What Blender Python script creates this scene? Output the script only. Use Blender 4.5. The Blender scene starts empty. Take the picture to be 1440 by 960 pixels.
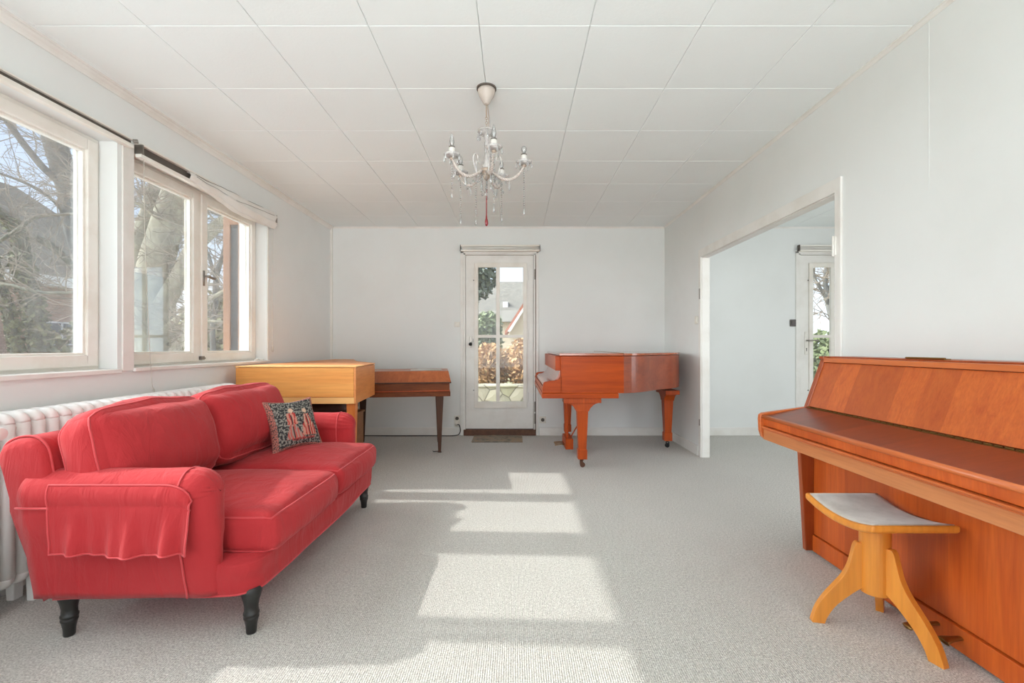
import bpy, bmesh, math, random
from mathutils import Vector, Matrix, noise, Euler
PI = math.pi
SC = bpy.context.scene
COL = SC.collection
rnd = random.Random(7)
F = 641.0; CX = 724.0; CY = 487.0; CH = 1.05          # focal length in px, vanishing point, camera height
XL, XR, YB, ZC = -2.17, 1.77, 5.385, 2.461            # left wall, right wall, far wall, ceiling
YF = -1.9                                             # wall behind the camera
def W(px, py, y):                                     # photo pixel at distance y -> world point
    return Vector(((px-CX)/F*y, y, CH-(py-CY)/F*y))

# ------------------------------------------------------------------ materials
def srgb(r, g, b):
    f = lambda c: (c/255/12.92) if c/255 <= .04045 else ((c/255+.055)/1.055)**2.4
    return (f(r), f(g), f(b), 1)
class N:
    def __init__(s, name):
        s.m = bpy.data.materials.new(name); s.m.use_nodes = True
        s.t = s.m.node_tree; s.t.nodes.clear()
        s.out = s.t.nodes.new('ShaderNodeOutputMaterial')
        s.p = s.t.nodes.new('ShaderNodeBsdfPrincipled')
        s.t.links.new(s.p.outputs[0], s.out.inputs[0])
    def n(s, kind, **kw):
        nd = s.t.nodes.new('ShaderNode'+kind)
        for k, v in kw.items():
            if k.startswith('i_'):
                nd.inputs[k[2:].replace('_', ' ')].default_value = v
            else: setattr(nd, k, v)
        return nd
    def l(s, a, b): s.t.links.new(a, b)
    def coord(s, scale=(1,1,1), kind='Object', rot=(0,0,0)):
        tc = s.n('TexCoord'); mp = s.n('Mapping')
        mp.inputs['Scale'].default_value = scale; mp.inputs['Rotation'].default_value = rot
        s.l(tc.outputs[kind], mp.inputs[0]); return mp.outputs[0]
    def noise(s, vec, scale=5, detail=4, rough=.5, dist=0):
        nd = s.n('TexNoise'); nd.inputs['Scale'].default_value = scale
        nd.inputs['Detail'].default_value = detail; nd.inputs['Roughness'].default_value = rough
        nd.inputs['Distortion'].default_value = dist
        if vec is not None: s.l(vec, nd.inputs['Vector'])
        return nd.outputs[0]
    def ramp(s, fac, stops):
        r = s.n('ValToRGB'); e = r.color_ramp.elements
        while len(e) < len(stops): e.new(.5)
        for k, (p, c) in enumerate(stops): e[k].position = p; e[k].color = c
        s.l(fac, r.inputs[0]); return r.outputs[0]
    def mix(s, fac, a, b, mode='MIX'):
        m = s.n('MixRGB', blend_type=mode)
        for v, k in ((fac, 0), (a, 1), (b, 2)):
            if hasattr(v, 'links'): s.l(v, m.inputs[k])
            else: m.inputs[k].default_value = v
        return m.outputs[0]
    def math(s, op, a, b=0, c=None):
        m = s.n('Math', operation=op)
        for k, v in enumerate((a, b) if c is None else (a, b, c)):
            if hasattr(v, 'links'): s.l(v, m.inputs[k])
            else: m.inputs[k].default_value = v
        return m.outputs[0]
    def bump(s, h, strength=.2, dist=.01):
        b = s.n('Bump'); b.inputs['Strength'].default_value = strength; b.inputs['Distance'].default_value = dist
        s.l(h, b.inputs['Height']); s.l(b.outputs[0], s.p.inputs['Normal']); return b
    def base(s, c):
        if hasattr(c, 'links'): s.l(c, s.p.inputs['Base Color'])
        else: s.p.inputs['Base Color'].default_value = c
    def set(s, **kw):
        for k, v in kw.items(): s.p.inputs[k.replace('_', ' ')].default_value = v
        return s
def plain(name, c, rough=.5, metal=0, spec=.5, var=.06, vs=30, bump=0):
    s = N(name); s.set(Roughness=rough, Metallic=metal); s.p.inputs['Specular IOR Level'].default_value = spec
    v = s.coord(); nz = s.noise(v, vs, 3)
    d = tuple(x*(1-var) for x in c[:3])+(1,); e = tuple(min(1, x*(1+var)) for x in c[:3])+(1,)
    s.base(s.ramp(nz, [(.3, d), (.7, e)]))
    if bump: s.bump(nz, bump, .004)
    return s.m
def paint(name, c, rough=.6, dirt=.25, dirtc=None, bump=.12, scale=1.0):
    """old painted surface: slight blotches, fine orange-peel, small scuffs"""
    s = N(name); s.set(Roughness=rough); v = s.coord()
    big = s.noise(v, 1.3*scale, 5, .6); fine = s.noise(v, 90, 2)
    dc = dirtc or tuple(x*.86 for x in c[:3])+(1,)
    col = s.mix(s.math('MULTIPLY', s.ramp(big, [(.45, (0,0,0,1)), (.75, (1,1,1,1))]), dirt), c, dc)
    sc = s.noise(s.coord((1,1,.35)), 14*scale, 6, .72)
    col = s.mix(s.math('MULTIPLY', s.ramp(sc, [(.70, (0,0,0,1)), (.78, (1,1,1,1))]), dirt*.9), col, dc)
    s.base(col); s.bump(fine, bump, .002); return s.m
def wood(name, c1, c2, axis='Y', rough=.35, scale=1.0, coat=.0, bands=None, dark=None, spec=.5):
    """grain runs along axis; bands=(axis letter, width) = separate veneer strips across that axis"""
    s = N(name); s.set(Roughness=rough); s.p.inputs['Coat Weight'].default_value = coat
    s.p.inputs['Coat Roughness'].default_value = .12; s.p.inputs['Specular IOR Level'].default_value = spec
    st = {'X': (.8, 14, 14), 'Y': (14, .8, 14), 'Z': (14, 14, .8)}[axis]
    v = s.coord(tuple(x*scale for x in st))
    if bands:
        tc = s.n('TexCoord'); sp = s.n('SeparateXYZ'); s.l(tc.outputs['Object'], sp.inputs[0])
        k = s.math('FLOOR', s.math('DIVIDE', sp.outputs[bands[0]], bands[1]))
        wn = s.n('TexWhiteNoise', noise_dimensions='1D'); s.l(k, wn.inputs['W'])
        add = s.n('VectorMath', operation='ADD'); s.l(v, add.inputs[0])
        sc = s.n('VectorMath', operation='SCALE'); s.l(wn.outputs['Color'], sc.inputs[0]); sc.inputs['Scale'].default_value = 9
        s.l(sc.outputs[0], add.inputs[1]); v = add.outputs[0]
    g = s.noise(v, 1.6, 7, .62, .9); fine = s.noise(v, 9, 3, .6)
    col = s.ramp(g, [(.28, c2), (.5, tuple((a+b)/2 for a, b in zip(c1, c2))), (.72, c1)])
    col = s.mix(.16, col, s.ramp(fine, [(.35, dark or tuple(x*.45 for x in c2[:3])+(1,)), (.6, c1)]))
    if bands:
        col = s.mix(s.math('MULTIPLY', wn.outputs['Value'], .5), col, tuple(x*.62 for x in c2[:3])+(1,))
    s.base(col); s.bump(fine, .04, .002); return s.m

M = {}
M['wall'] = paint('wall_paint', srgb(229,231,229), .75, .4, srgb(216,217,213))
M['ceil'] = paint('ceiling_tile_paint', srgb(240,245,244), .85, .2, srgb(230,230,226), .25)
M['trim'] = paint('trim_paint', srgb(233,231,226), .45, .45, srgb(205,198,187), .06, 3)
M['frame'] = paint('window_frame_paint', srgb(235,231,223), .42, .5, srgb(206,192,172), .06, 3)
M['radiator'] = paint('radiator_enamel', srgb(236,234,230), .35, .4, srgb(214,208,200), .04, 3)
M['plastic'] = plain('white_switch_plastic', srgb(226,222,212), .35)
M['dark_plastic'] = plain('dark_switch_plastic', srgb(62,52,46), .35)
M['black'] = plain('black_rubber', srgb(28,26,25), .5)
M['steel'] = plain('dull_steel', srgb(150,145,138), .35, .9)
M['brass'] = plain('tarnished_brass', srgb(150,118,70), .38, .9)
M['cast'] = plain('worn_bronze_caster', srgb(104,72,56), .4, .5)
M['antique'] = plain('antique_gilt', srgb(178,160,144), .4, .35)
M['threshold'] = plain('dark_threshold_wood', srgb(96,62,42), .6, var=.3)
M['shadow'] = plain('dark_metal_and_shade', srgb(92,84,76), .6)  # dark metal parts, and the shade drawn into the blind's creases
M['legblack'] = plain('black_stained_wood', srgb(40,39,37), .38, var=.2)
UP1, UP2 = srgb(216,106,38), srgb(190,80,24)
M['up_v'] = wood('cherry_veneer_upright', UP1, UP2, 'Z', .4, .8, .05, (1, .125))
M['up_slant'] = wood('cherry_veneer_matched', srgb(214,112,48), srgb(184,82,34), 'Z', .36, 1.3, .08, (1, .118))
M['up_lid'] = wood('cherry_veneer_key_lid', srgb(144,60,26), srgb(118,44,18), 'X', .34, .8, .12, (1, .125))
M['up_h'] = wood('cherry_solid_edges', srgb(212,118,60), srgb(188,92,42), 'Y', .32, .8, .2)
M['up_rail'] = wood('faded_cherry_key_slip', srgb(206,134,84), srgb(186,112,66), 'Y', .36, .8, .1)
M['up_leg'] = wood('cherry_side_board', srgb(176,84,36), srgb(140,60,24), 'Z', .34, .8, .15)
M['gr_x'] = wood('mahogany_side_grain', srgb(190,78,14), srgb(140,48,5), 'X', .4, .45, .03, spec=.2)
M['gr_y'] = wood('mahogany_bent_rim', srgb(160,76,42), srgb(124,54,28), 'X', .28, .45, .25)
M['gr_z'] = wood('mahogany_leg_grain', srgb(192,82,24), srgb(154,58,12), 'Z', .4, .7, .02, spec=.25)
M['gr_top'] = wood('mahogany_lid', srgb(178,88,44), srgb(140,62,28), 'X', .14, .45, .8)
M['hp_x'] = wood('alder_board_grain', srgb(238,170,92), srgb(222,144,66), 'X', .42, .5, .05)
M['hp_y'] = wood('alder_side_grain', srgb(228,150,84), srgb(212,128,62), 'Y', .42, .5, .05)
M['hp_rail'] = wood('pale_alder_rail', srgb(240,190,122), srgb(230,172,102), 'X', .45, .5, .0)
M['hp_leg'] = wood('alder_leg_grain', srgb(228,140,70), srgb(206,112,46), 'Z', .4, .6, .05)
M['dk_x'] = wood('walnut_case_grain', srgb(134,72,34), srgb(96,46,20), 'X', .5, .6, .0, spec=.2)
M['dk_lid'] = wood('walnut_lid_grain', srgb(186,104,58), srgb(150,76,38), 'Z', .36, .6, .15, (0, .1))
M['dk_leg'] = wood('dark_walnut_leg', srgb(92,62,46), srgb(68,44,34), 'Z', .5, .8, spec=.25)
M['st_wood'] = wood('beech_stool_wood', srgb(230,152,60), srgb(212,128,42), 'Z', .36, .5, .15)
M['shut'] = wood('brown_shutter_wood', srgb(150,104,70), srgb(112,72,46), 'Z', .6, .8)
M['box_wood'] = wood('brown_board', srgb(150,100,58), srgb(120,74,40), 'X', .5, .8)
M['leather'] = plain('dark_brown_leather', srgb(66,44,38), .45, var=.25, vs=12, bump=.2)
M['paper'] = plain('pale_grey_paper', srgb(206,204,200), .7)
M['red_drop'] = plain('ruby_glass', srgb(128,14,30), .08, spec=.8)
M['cord'] = plain('pale_blind_cord', srgb(196,190,180), .7)

# red cotton slipcover with woven bump and soft pull creases
s = N('red_cotton_slipcover'); v = s.coord(); s.set(Roughness=.82)
s.p.inputs['Sheen Weight'].default_value = .16; s.p.inputs['Sheen Roughness'].default_value = .5
s.p.inputs['Sheen Tint'].default_value = (1, .62, .6, 1); s.p.inputs['Specular IOR Level'].default_value = .2
big = s.noise(v, 2.5, 5, .6)
s.base(s.ramp(big, [(.3, srgb(172,42,46)), (.7, srgb(184,55,58))]))
cre = s.noise(s.coord((5, 5, 1.2)), 2.2, 4, .55, 1.1); weave = s.noise(v, 420, 1)
b1 = s.n('Bump'); b1.inputs['Strength'].default_value = .55; b1.inputs['Distance'].default_value = .018; s.l(cre, b1.inputs['Height'])
b2 = s.n('Bump'); b2.inputs['Strength'].default_value = .25; b2.inputs['Distance'].default_value = .0015; s.l(weave, b2.inputs['Height'])
s.l(b1.outputs[0], b2.inputs['Normal']); s.l(b2.outputs[0], s.p.inputs['Normal']); M['red'] = s.m
s = N('red_cotton_piping'); s.set(Roughness=.8); s.base(srgb(200,64,68)); s.p.inputs['Sheen Weight'].default_value = .15; M['pipe'] = s.m

# ribbed grey carpet
s = N('grey_ribbed_carpet'); v = s.coord(); s.set(Roughness=.95); s.p.inputs['Specular IOR Level'].default_value = .1
s.p.inputs['Sheen Weight'].default_value = .25
tc = s.n('TexCoord'); sp = s.n('SeparateXYZ'); s.l(tc.outputs['Object'], sp.inputs[0])
wob = s.noise(v, 25, 2)
rib = s.math('SINE', s.math('ADD', s.math('MULTIPLY', sp.outputs[0], 2*PI/.0075), s.math('MULTIPLY', wob, 3.0)))
fl = s.noise(v, 190, 2, .7); fl2 = s.noise(v, 75, 3, .8)
blot = s.noise(v, 1.1, 5, .62)
c = s.ramp(fl, [(.36, srgb(104,99,92)), (.5, srgb(198,193,185)), (.64, srgb(250,247,240))])
c = s.mix(.5, c, s.ramp(fl2, [(.3, srgb(154,149,141)), (.7, srgb(234,230,223))]))
c = s.mix(s.math('MULTIPLY', s.ramp(blot, [(.42, (0,0,0,1)), (.72, (1,1,1,1))]), .3), c, srgb(180,176,168))
c = s.mix(s.math('MULTIPLY_ADD', rib, .06, .06), c, srgb(146,142,134))
s.base(c); h = s.math('ADD', s.math('MULTIPLY', rib, .35), s.math('ADD', fl, fl2)); s.bump(h, .6, .004); M['carpet'] = s.m

def glassy(name, tint=(1,1,1,1), refl=.10, haze=.03, hazec=(.9,.92,.95,1)):
    m = bpy.data.materials.new(name); m.use_nodes = True; t = m.node_tree; t.nodes.clear()
    o = t.nodes.new('ShaderNodeOutputMaterial'); tr = t.nodes.new('ShaderNodeBsdfTransparent'); tr.inputs[0].default_value = tint
    gl = t.nodes.new('ShaderNodeBsdfGlossy'); gl.inputs['Roughness'].default_value = .02
    df = t.nodes.new('ShaderNodeBsdfDiffuse'); df.inputs[0].default_value = hazec
    nz = t.nodes.new('ShaderNodeTexNoise'); nz.inputs['Scale'].default_value = 3.5; nz.inputs['Detail'].default_value = 6
    mm = t.nodes.new('ShaderNodeMath'); mm.operation = 'MULTIPLY'; mm.inputs[1].default_value = haze*2; t.links.new(nz.outputs[0], mm.inputs[0])
    fr = t.nodes.new('ShaderNodeFresnel'); fr.inputs[0].default_value = 1.45
    f2 = t.nodes.new('ShaderNodeMath'); f2.operation = 'MULTIPLY'; f2.inputs[1].default_value = refl*4; t.links.new(fr.outputs[0], f2.inputs[0])
    m1 = t.nodes.new('ShaderNodeMixShader'); m2 = t.nodes.new('ShaderNodeMixShader')
    t.links.new(mm.outputs[0], m1.inputs[0]); t.links.new(tr.outputs[0], m1.inputs[1]); t.links.new(df.outputs[0], m1.inputs[2])
    t.links.new(f2.outputs[0], m2.inputs[0]); t.links.new(m1.outputs[0], m2.inputs[1]); t.links.new(gl.outputs[0], m2.inputs[2])
    t.links.new(m2.outputs[0], o.inputs[0]); return m
M['glass'] = glassy('dusty_window_glass', (.98,.99,.99,1), .10, .05)
M['doorglass'] = glassy('dusty_door_glass', (.98,.99,.98,1), .10, .04)
M['pale_rect'] = glassy('pale_glass_rectangle', (.94,.95,.94,1), .12, .03, (.9,.92,.88,1))
M['crystal'] = glassy('clear_crystal', (.90,.90,.90,1), .6, .2, (.92,.92,.9,1))
M['milky'] = glassy('moulded_glass', (.93,.92,.91,1), .5, .55, (.92,.88,.85,1))
M['rose'] = plain('pale_rose_moulded_glass', srgb(198,186,178), .18, spec=.9)
M['candle'] = plain('ivory_candle_sleeve', srgb(222,219,212), .5)

# ------------------------------------------------------------------ mesh helpers
ORG = {}
class MB:
    def __init__(s): s.v = []; s.f = []; s.col = None
    def add(s, vs, fs):
        o = len(s.v); s.v += [Vector(p) for p in vs]; s.f += [tuple(i+o for i in f) for f in fs]; return s
    def box(s, a, b, mat=None):
        x0,y0,z0 = a; x1,y1,z1 = b
        vs = [Vector(p) for p in ((x0,y0,z0),(x1,y0,z0),(x1,y1,z0),(x0,y1,z0),(x0,y0,z1),(x1,y0,z1),(x1,y1,z1),(x0,y1,z1))]
        if mat: vs = [mat @ p for p in vs]
        return s.add(vs, [(0,3,2,1),(4,5,6,7),(0,1,5,4),(1,2,6,5),(2,3,7,6),(3,0,4,7)])
    def tube(s, pts, r, n=8, cap=True, sq=None):
        pts = [Vector(p) for p in pts]; m = len(pts)
        rr = r if isinstance(r, (list, tuple)) else [r]*m
        rings = []; up = None
        for i, p in enumerate(pts):
            t = (pts[min(i+1, m-1)]-pts[max(i-1, 0)])
            if t.length < 1e-9: t = Vector((0,0,1))
            t.normalize()
            if up is None: up = Vector((0,0,1)) if abs(t.z) < .9 else Vector((1,0,0))
            a = t.cross(up)
            if a.length < 1e-6: a = t.cross(Vector((0,1,0)))
            a.normalize(); b = a.cross(t); b.normalize(); up = b
            rings.append([p+(a*math.cos(2*PI*k/n)+b*math.sin(2*PI*k/n))*rr[i] for k in range(n)])
        vs = [q for R in rings for q in R]; fs = []
        for i in range(m-1):
            for k in range(n):
                fs.append((i*n+k, i*n+(k+1)%n, (i+1)*n+(k+1)%n, (i+1)*n+k))
        if cap: fs.append(tuple(range(n-1, -1, -1))); fs.append(tuple((m-1)*n+k for k in range(n)))
        return s.add(vs, fs)
    def loop_tube(s, pts, r, n=6):
        pts = [Vector(p) for p in pts]; m = len(pts); vs = []; prev = None
        for i, p in enumerate(pts):
            t = (pts[(i+1)%m]-pts[i-1]).normalized()
            if prev is None: prev = Vector((0,0,1)) if abs(t.z) < .9 else Vector((1,0,0))
            a = t.cross(prev).normalized(); b = a.cross(t).normalized(); prev = b
            vs += [p+(a*math.cos(2*PI*k/n)+b*math.sin(2*PI*k/n))*r for k in range(n)]
        fs = [(i*n+k, i*n+(k+1)%n, ((i+1)%m)*n+(k+1)%n, ((i+1)%m)*n+k) for i in range(m) for k in range(n)]
        return s.add(vs, fs)
    def lathe(s, c, prof, n=24, mat=None, axis='z'):
        vs = []; c = Vector(c)
        for r, z in prof:
            for k in range(n):
                a = 2*PI*k/n; p = Vector((r*math.cos(a), r*math.sin(a), z))
                if axis == 'x': p = Vector((p.z, p.x, p.y))
                elif axis == 'y': p = Vector((p.x, p.z, p.y))
                if mat: p = mat @ p
                vs.append(c+p)
        fs = []; m = len(prof)
        for i in range(m-1):
            for k in range(n): fs.append((i*n+k, i*n+(k+1)%n, (i+1)*n+(k+1)%n, (i+1)*n+k))
        if prof[0][0] > 1e-6: fs.append(tuple(range(n-1, -1, -1)))
        if prof[-1][0] > 1e-6: fs.append(tuple((m-1)*n+k for k in range(n)))
        return s.add(vs, fs)
    def prism(s, poly, lo, hi, axis='z', mat=None):
        n = len(poly)
        def P(a, b, h): return {'z': Vector((a,b,h)), 'y': Vector((a,h,b)), 'x': Vector((h,a,b))}[axis]
        vs = [P(a,b,lo) for a,b in poly]+[P(a,b,hi) for a,b in poly]
        if mat: vs = [mat @ p for p in vs]
        fs = [tuple(range(n-1,-1,-1)), tuple(range(n, 2*n))]+[(k, (k+1)%n, n+(k+1)%n, n+k) for k in range(n)]
        return s.add(vs, fs)
    def grid(s, fn, nu, nv, closed_u=False):
        vs = [fn(i/(nu-(0 if closed_u else 1)), j/(nv-1)) for j in range(nv) for i in range(nu)]
        fs = []
        for j in range(nv-1):
            for i in range(nu if closed_u else nu-1):
                fs.append((j*nu+i, j*nu+(i+1)%nu, (j+1)*nu+(i+1)%nu, (j+1)*nu+i))
        return s.add(vs, fs)
def obj(name, mb, mat, parent=None, smooth=False, bevel=0, seg=2, sub=0, org=None):
    """link the builder's shape (world coordinates) as ONE mesh object"""
    o0 = ORG.get(parent.name) if parent else (Vector(org) if org else Vector((0,0,0)))
    me = bpy.data.meshes.new(name); me.from_pydata([tuple(p-o0) for p in mb.v], [], mb.f)
    bm = bmesh.new(); bm.from_mesh(me); bmesh.ops.remove_doubles(bm, verts=bm.verts, dist=1e-5)
    bmesh.ops.recalc_face_normals(bm, faces=bm.faces); bm.to_mesh(me); bm.free()
    me.materials.append(mat)
    if smooth:
        for p in me.polygons: p.use_smooth = True
    o = bpy.data.objects.new(name, me); COL.objects.link(o)
    if parent: o.parent = parent
    elif org: o.location = o0
    ORG[o.name] = o0
    if bevel:
        b = o.modifiers.new('bevel', 'BEVEL'); b.width = bevel; b.segments = seg; b.limit_method = 'ANGLE'; b.angle_limit = math.radians(40)
    if sub:
        q = o.modifiers.new('subsurf', 'SUBSURF'); q.levels = sub; q.render_levels = sub
    return o
def tag(o, label, cat, group=None, kind=None):
    o['label'] = label; o['category'] = cat
    if group: o['group'] = group
    if kind: o['kind'] = kind
    return o
def thing(name, label, cat, loc, group=None):
    o = bpy.data.objects.new(name, None); COL.objects.link(o); o.location = loc; o.empty_display_size = .1
    ORG[o.name] = Vector(loc); return tag(o, label, cat, group)
def struct(name, mb, mat, parent=None, **kw):
    o = obj(name, mb, mat, parent, **kw)
    if parent is None: o['kind'] = 'structure'
    return o
def struct_empty(name, loc):
    o = bpy.data.objects.new(name, None); COL.objects.link(o); o.location = loc; ORG[o.name] = Vector(loc); o['kind'] = 'structure'; return o
def smoothpoly(pts, n=6, closed=False):
    """Catmull-Rom"""
    pts = [Vector(p) for p in pts]; out = []; m = len(pts)
    for i in range(m if closed else m-1):
        g = (lambda k: pts[k % m]) if closed else (lambda k: pts[max(0, min(m-1, k))])
        p0, p1, p2, p3 = g(i-1), g(i), g(i+1), g(i+2)
        for k in range(n):
            t = k/n
            out.append(.5*((2*p1)+(p2-p0)*t+(2*p0-5*p1+4*p2-p3)*t*t+(3*p1-p0-3*p2+p3)*t**3))
    if not closed: out.append(pts[-1])
    return out
def softbox(c, h, R=None, rad=.05, crown=(0,0,0), nz=.006, nf=5, seed=0, n=22, pinch=0):
    """upholstered block: rounded box with bulging faces and uneven stuffing"""
    mb = MB(); hx, hy, hz = h; R = R or Matrix.Identity(3); c = Vector(c); rad = min(rad, hx, hy, hz)
    def mapp(p):
        q = Vector((p[0]*hx, p[1]*hy, p[2]*hz))
        inner = Vector((max(-hx+rad, min(hx-rad, q.x)), max(-hy+rad, min(hy-rad, q.y)), max(-hz+rad, min(hz-rad, q.z))))
        d = q-inner
        if d.length > 1e-9: q = inner+d.normalized()*rad
        u = [max(0, 1-a*a) for a in p]
        q.x += crown[0]*p[0]*u[1]*u[2]; q.y += crown[1]*p[1]*u[0]*u[2]; q.z += crown[2]*p[2]*u[0]*u[1]
        nn = noise.noise(q*nf+Vector((seed*7.3, seed*3.1, 0)))+.5*noise.noise(q*nf*2.7+Vector((seed, 5, seed)))
        q += (q.normalized() if q.length > 1e-6 else Vector((0,0,1)))*nn*nz
        return c+R@q
    for ax in range(3):
        for sg in (-1, 1):
            def fn(a, b):
                # concentrate samples near the edges
                f = lambda t: math.sin((t-.5)*PI*.96)/math.sin(.48*PI)
                p = [0,0,0]; p[ax] = sg; p[(ax+1)%3] = f(a); p[(ax+2)%3] = f(b); return mapp(p)
            mb.grid(fn, n, n)
    return mb, mapp
def rrect(mapp, pz, n=14, inset=.93):
    """closed loop on the soft box near a horizontal edge, for piping"""
    P = []
    sides = [(-1,-1,1,-1), (1,-1,1,1), (1,1,-1,1), (-1,1,-1,-1)]
    for x0,y0,x1,y1 in sides:
        for k in range(n):
            t = k/n; P.append((x0+(x1-x0)*t, y0+(y1-y0)*t))
    return [mapp((x, y, pz)) for x, y in P]

# ------------------------------------------------------------------ camera
cam = bpy.data.cameras.new('camera'); co = bpy.data.objects.new('camera', cam); COL.objects.link(co)
co.location = (0,0,CH); co.rotation_euler = (PI/2,0,0); cam.sensor_width = 36; cam.lens = F/1440*36
cam.shift_x = -(CX-720)/1440; cam.shift_y = (CY-480)/1440; cam.clip_end = 400; cam.clip_start = .05
SC.camera = co

# ------------------------------------------------------------------ room shell
X2 = 4.75          # far side of the adjoining room
mb = MB(); mb.box((XL-.25, YF-.1, -.12), (X2+.1, YB+.12, 0)); struct('floor', mb, M['carpet'])
# ceiling tiles, each with chamfered edges, under a backing board
mb = MB(); mb.box((XL-.25, YF-.1, ZC+.012), (X2+.1, YB+.12, ZC+.12))
TX, TY, TS = -.157, 2.005, .4885
def tile(x0, x1, y0, y1, g=.001, ch=.0028, dz=.0022):
    x0 += g; x1 -= g; y0 += g; y1 -= g; z = ZC
    vs = [(x0,y0,z+.013),(x1,y0,z+.013),(x1,y1,z+.013),(x0,y1,z+.013),(x0,y0,z+dz),(x1,y0,z+dz),(x1,y1,z+dz),(x0,y1,z+dz),
          (x0+ch,y0+ch,z),(x1-ch,y0+ch,z),(x1-ch,y1-ch,z),(x0+ch,y1-ch,z)]
    mb.add(vs, [(8,11,10,9)]+[(a, (a+1)%4, 4+(a+1)%4, 4+a) for a in range(4)]+[(4+a, 4+(a+1)%4, 8+(a+1)%4, 8+a) for a in range(4)])
i0 = -5; rt = random.Random(3)
for i in range(-5, 11):
    for j in range(-9, 8):
        x0, x1 = TX+i*TS, TX+(i+1)*TS; y0, y1 = TY+j*TS, TY+(j+1)*TS
        x0 = max(x0, XL); x1 = min(x1, X2); y0 = max(y0, YF); y1 = min(y1, YB)
        if x1-x0 > .03 and y1-y0 > .03: tile(x0, x1, y0, y1)
struct('ceiling', mb, M['ceil'])

def wall_boxes(mb, axis, fixed0, fixed1, a0, a1, z0, z1, holes):
    """wall slab along y (axis 'y', fixed = x range) or x, with rectangular holes (a0,a1,z0,z1)"""
    def bx(p0, p1, q0, q1):
        if p1-p0 < 1e-4 or q1-q0 < 1e-4: return
        if axis == 'y': mb.box((fixed0, p0, q0), (fixed1, p1, q1))
        else: mb.box((p0, fixed0, q0), (p1, fixed1, q1))
    cur = a0
    for h in sorted(holes):
        bx(cur, h[0], z0, z1); bx(h[0], h[1], z0, h[2]); bx(h[0], h[1], h[3], z1); cur = h[1]
    bx(cur, a1, z0, z1)
W1 = (.55, 2.488); W2 = (2.595, 3.99); ZS, ZT = .925, 2.17
mb = MB(); wall_boxes(mb, 'y', XL-.24, XL, YF, YB, 0, ZC+.02, [(W1[0], W1[1], ZS, ZT), (W2[0], W2[1], ZS, ZT)])
struct('wall_left', mb, M['wall'])
DX0, DX1, DZ = -.605, .245, 2.15     # door opening in the far wall
D2X0 = 3.35; D2X1 = 4.2
mb = MB(); wall_boxes(mb, 'x', YB, YB+.2, XL-.24, X2+.1, 0, ZC+.02, [(DX0, DX1, 0, DZ), (D2X0, D2X1, 0, DZ)])
struct('wall_far', mb, M['wall'])
OY0, OY1, OZ = 2.50, 4.32, 1.90       # opening to the adjoining room
mb = MB(); wall_boxes(mb, 'y', XR, XR+.062, YF, YB, 0, ZC+.02, [(OY0, OY1, 0, OZ)])
struct('wall_right', mb, M['wall'])
mb = MB(); wall_boxes(mb, 'y', X2, X2+.12, YF, YB, 0, ZC+.02, [(1.4, 3.6, .5, 2.1)]); struct('wall_adjoining', mb, M['wall'])
mb = MB(); wall_boxes(mb, 'x', YF-.2, YF, XL-.24, X2+.1, 0, ZC+.02, [(-1.9, 1.5, .25, 2.3), (2.2, 4.4, .5, 2.3)]); struct('wall_near', mb, M['wall'])  # rear openings are unseen, added to let fill light in
# panel joint strips on the walls
mb = MB(); mb.box((XR-.0012, (XR*F/(1306-CX))-.0015, 1.72), (XR, (XR*F/(1306-CX))+.0005, ZC)); struct('trim_5', mb, M['wall'])
mb = MB(); mb.box((XL, YB-.03, 0), (XL+.022, YB, ZC)); struct('trim_6', mb, M['trim'])
# cornices
def cornice(name, a, b, prof):
    mb = MB(); a = Vector(a); b = Vector(b); d = (b-a).normalized()
    side = Vector((0,0,1)).cross(d)
    vs = [a+side*u+Vector((0,0,w)) for u, w in prof]+[b+side*u+Vector((0,0,w)) for u, w in prof]; n = len(prof)
    mb.add(vs, [tuple(range(n)), tuple(range(2*n-1, n-1, -1))]+[(k, n+k, n+(k+1)%n, (k+1)%n) for k in range(n)])
    return struct(name, mb, M['trim'])
pf = [(0,0),(0,-.042),(-.006,-.044),(-.009,-.034),(-.014,-.026),(-.022,-.018),(-.026,-.010),(-.036,-.008),(-.038,0)]
cornice('trim_1', (XL, YF, ZC), (XL, YB, ZC), pf)
cornice('trim_2', (XR, YB, ZC), (XR, YF, ZC), [(u*.5, w*.5) for u, w in pf])
cornice('trim_3', (XL, YB, ZC), (XR, YB, ZC), [(u*.4, w*.45) for u, w in pf])
cornice('trim_4', (XR+.062, YB, ZC), (X2, YB, ZC), [(u*.4, w*.45) for u, w in pf])
# baseboards
def basebd(name, parts):
    mb = MB()
    for a, b in parts: mb.box(a, b)
    struct(name, mb, M['trim'], bevel=.004)
basebd('baseboard_far', [((XL, YB-.016, 0), (DX0-.045, YB, .095)), ((DX1+.045, YB-.016, 0), (XR, YB, .095))])
basebd('baseboard_right', [((XR-.016, OY1+.07, 0), (XR, YB-.016, .095)), ((XR-.016, YF, 0), (XR, OY0-.07, .095))])
basebd('baseboard_adjoining', [((XR+.062, YB-.016, 0), (D2X0-.045, YB, .095))])
basebd('baseboard_left', [((XL, YF, 0), (XL+.016, YB-.016, .095))])
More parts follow.
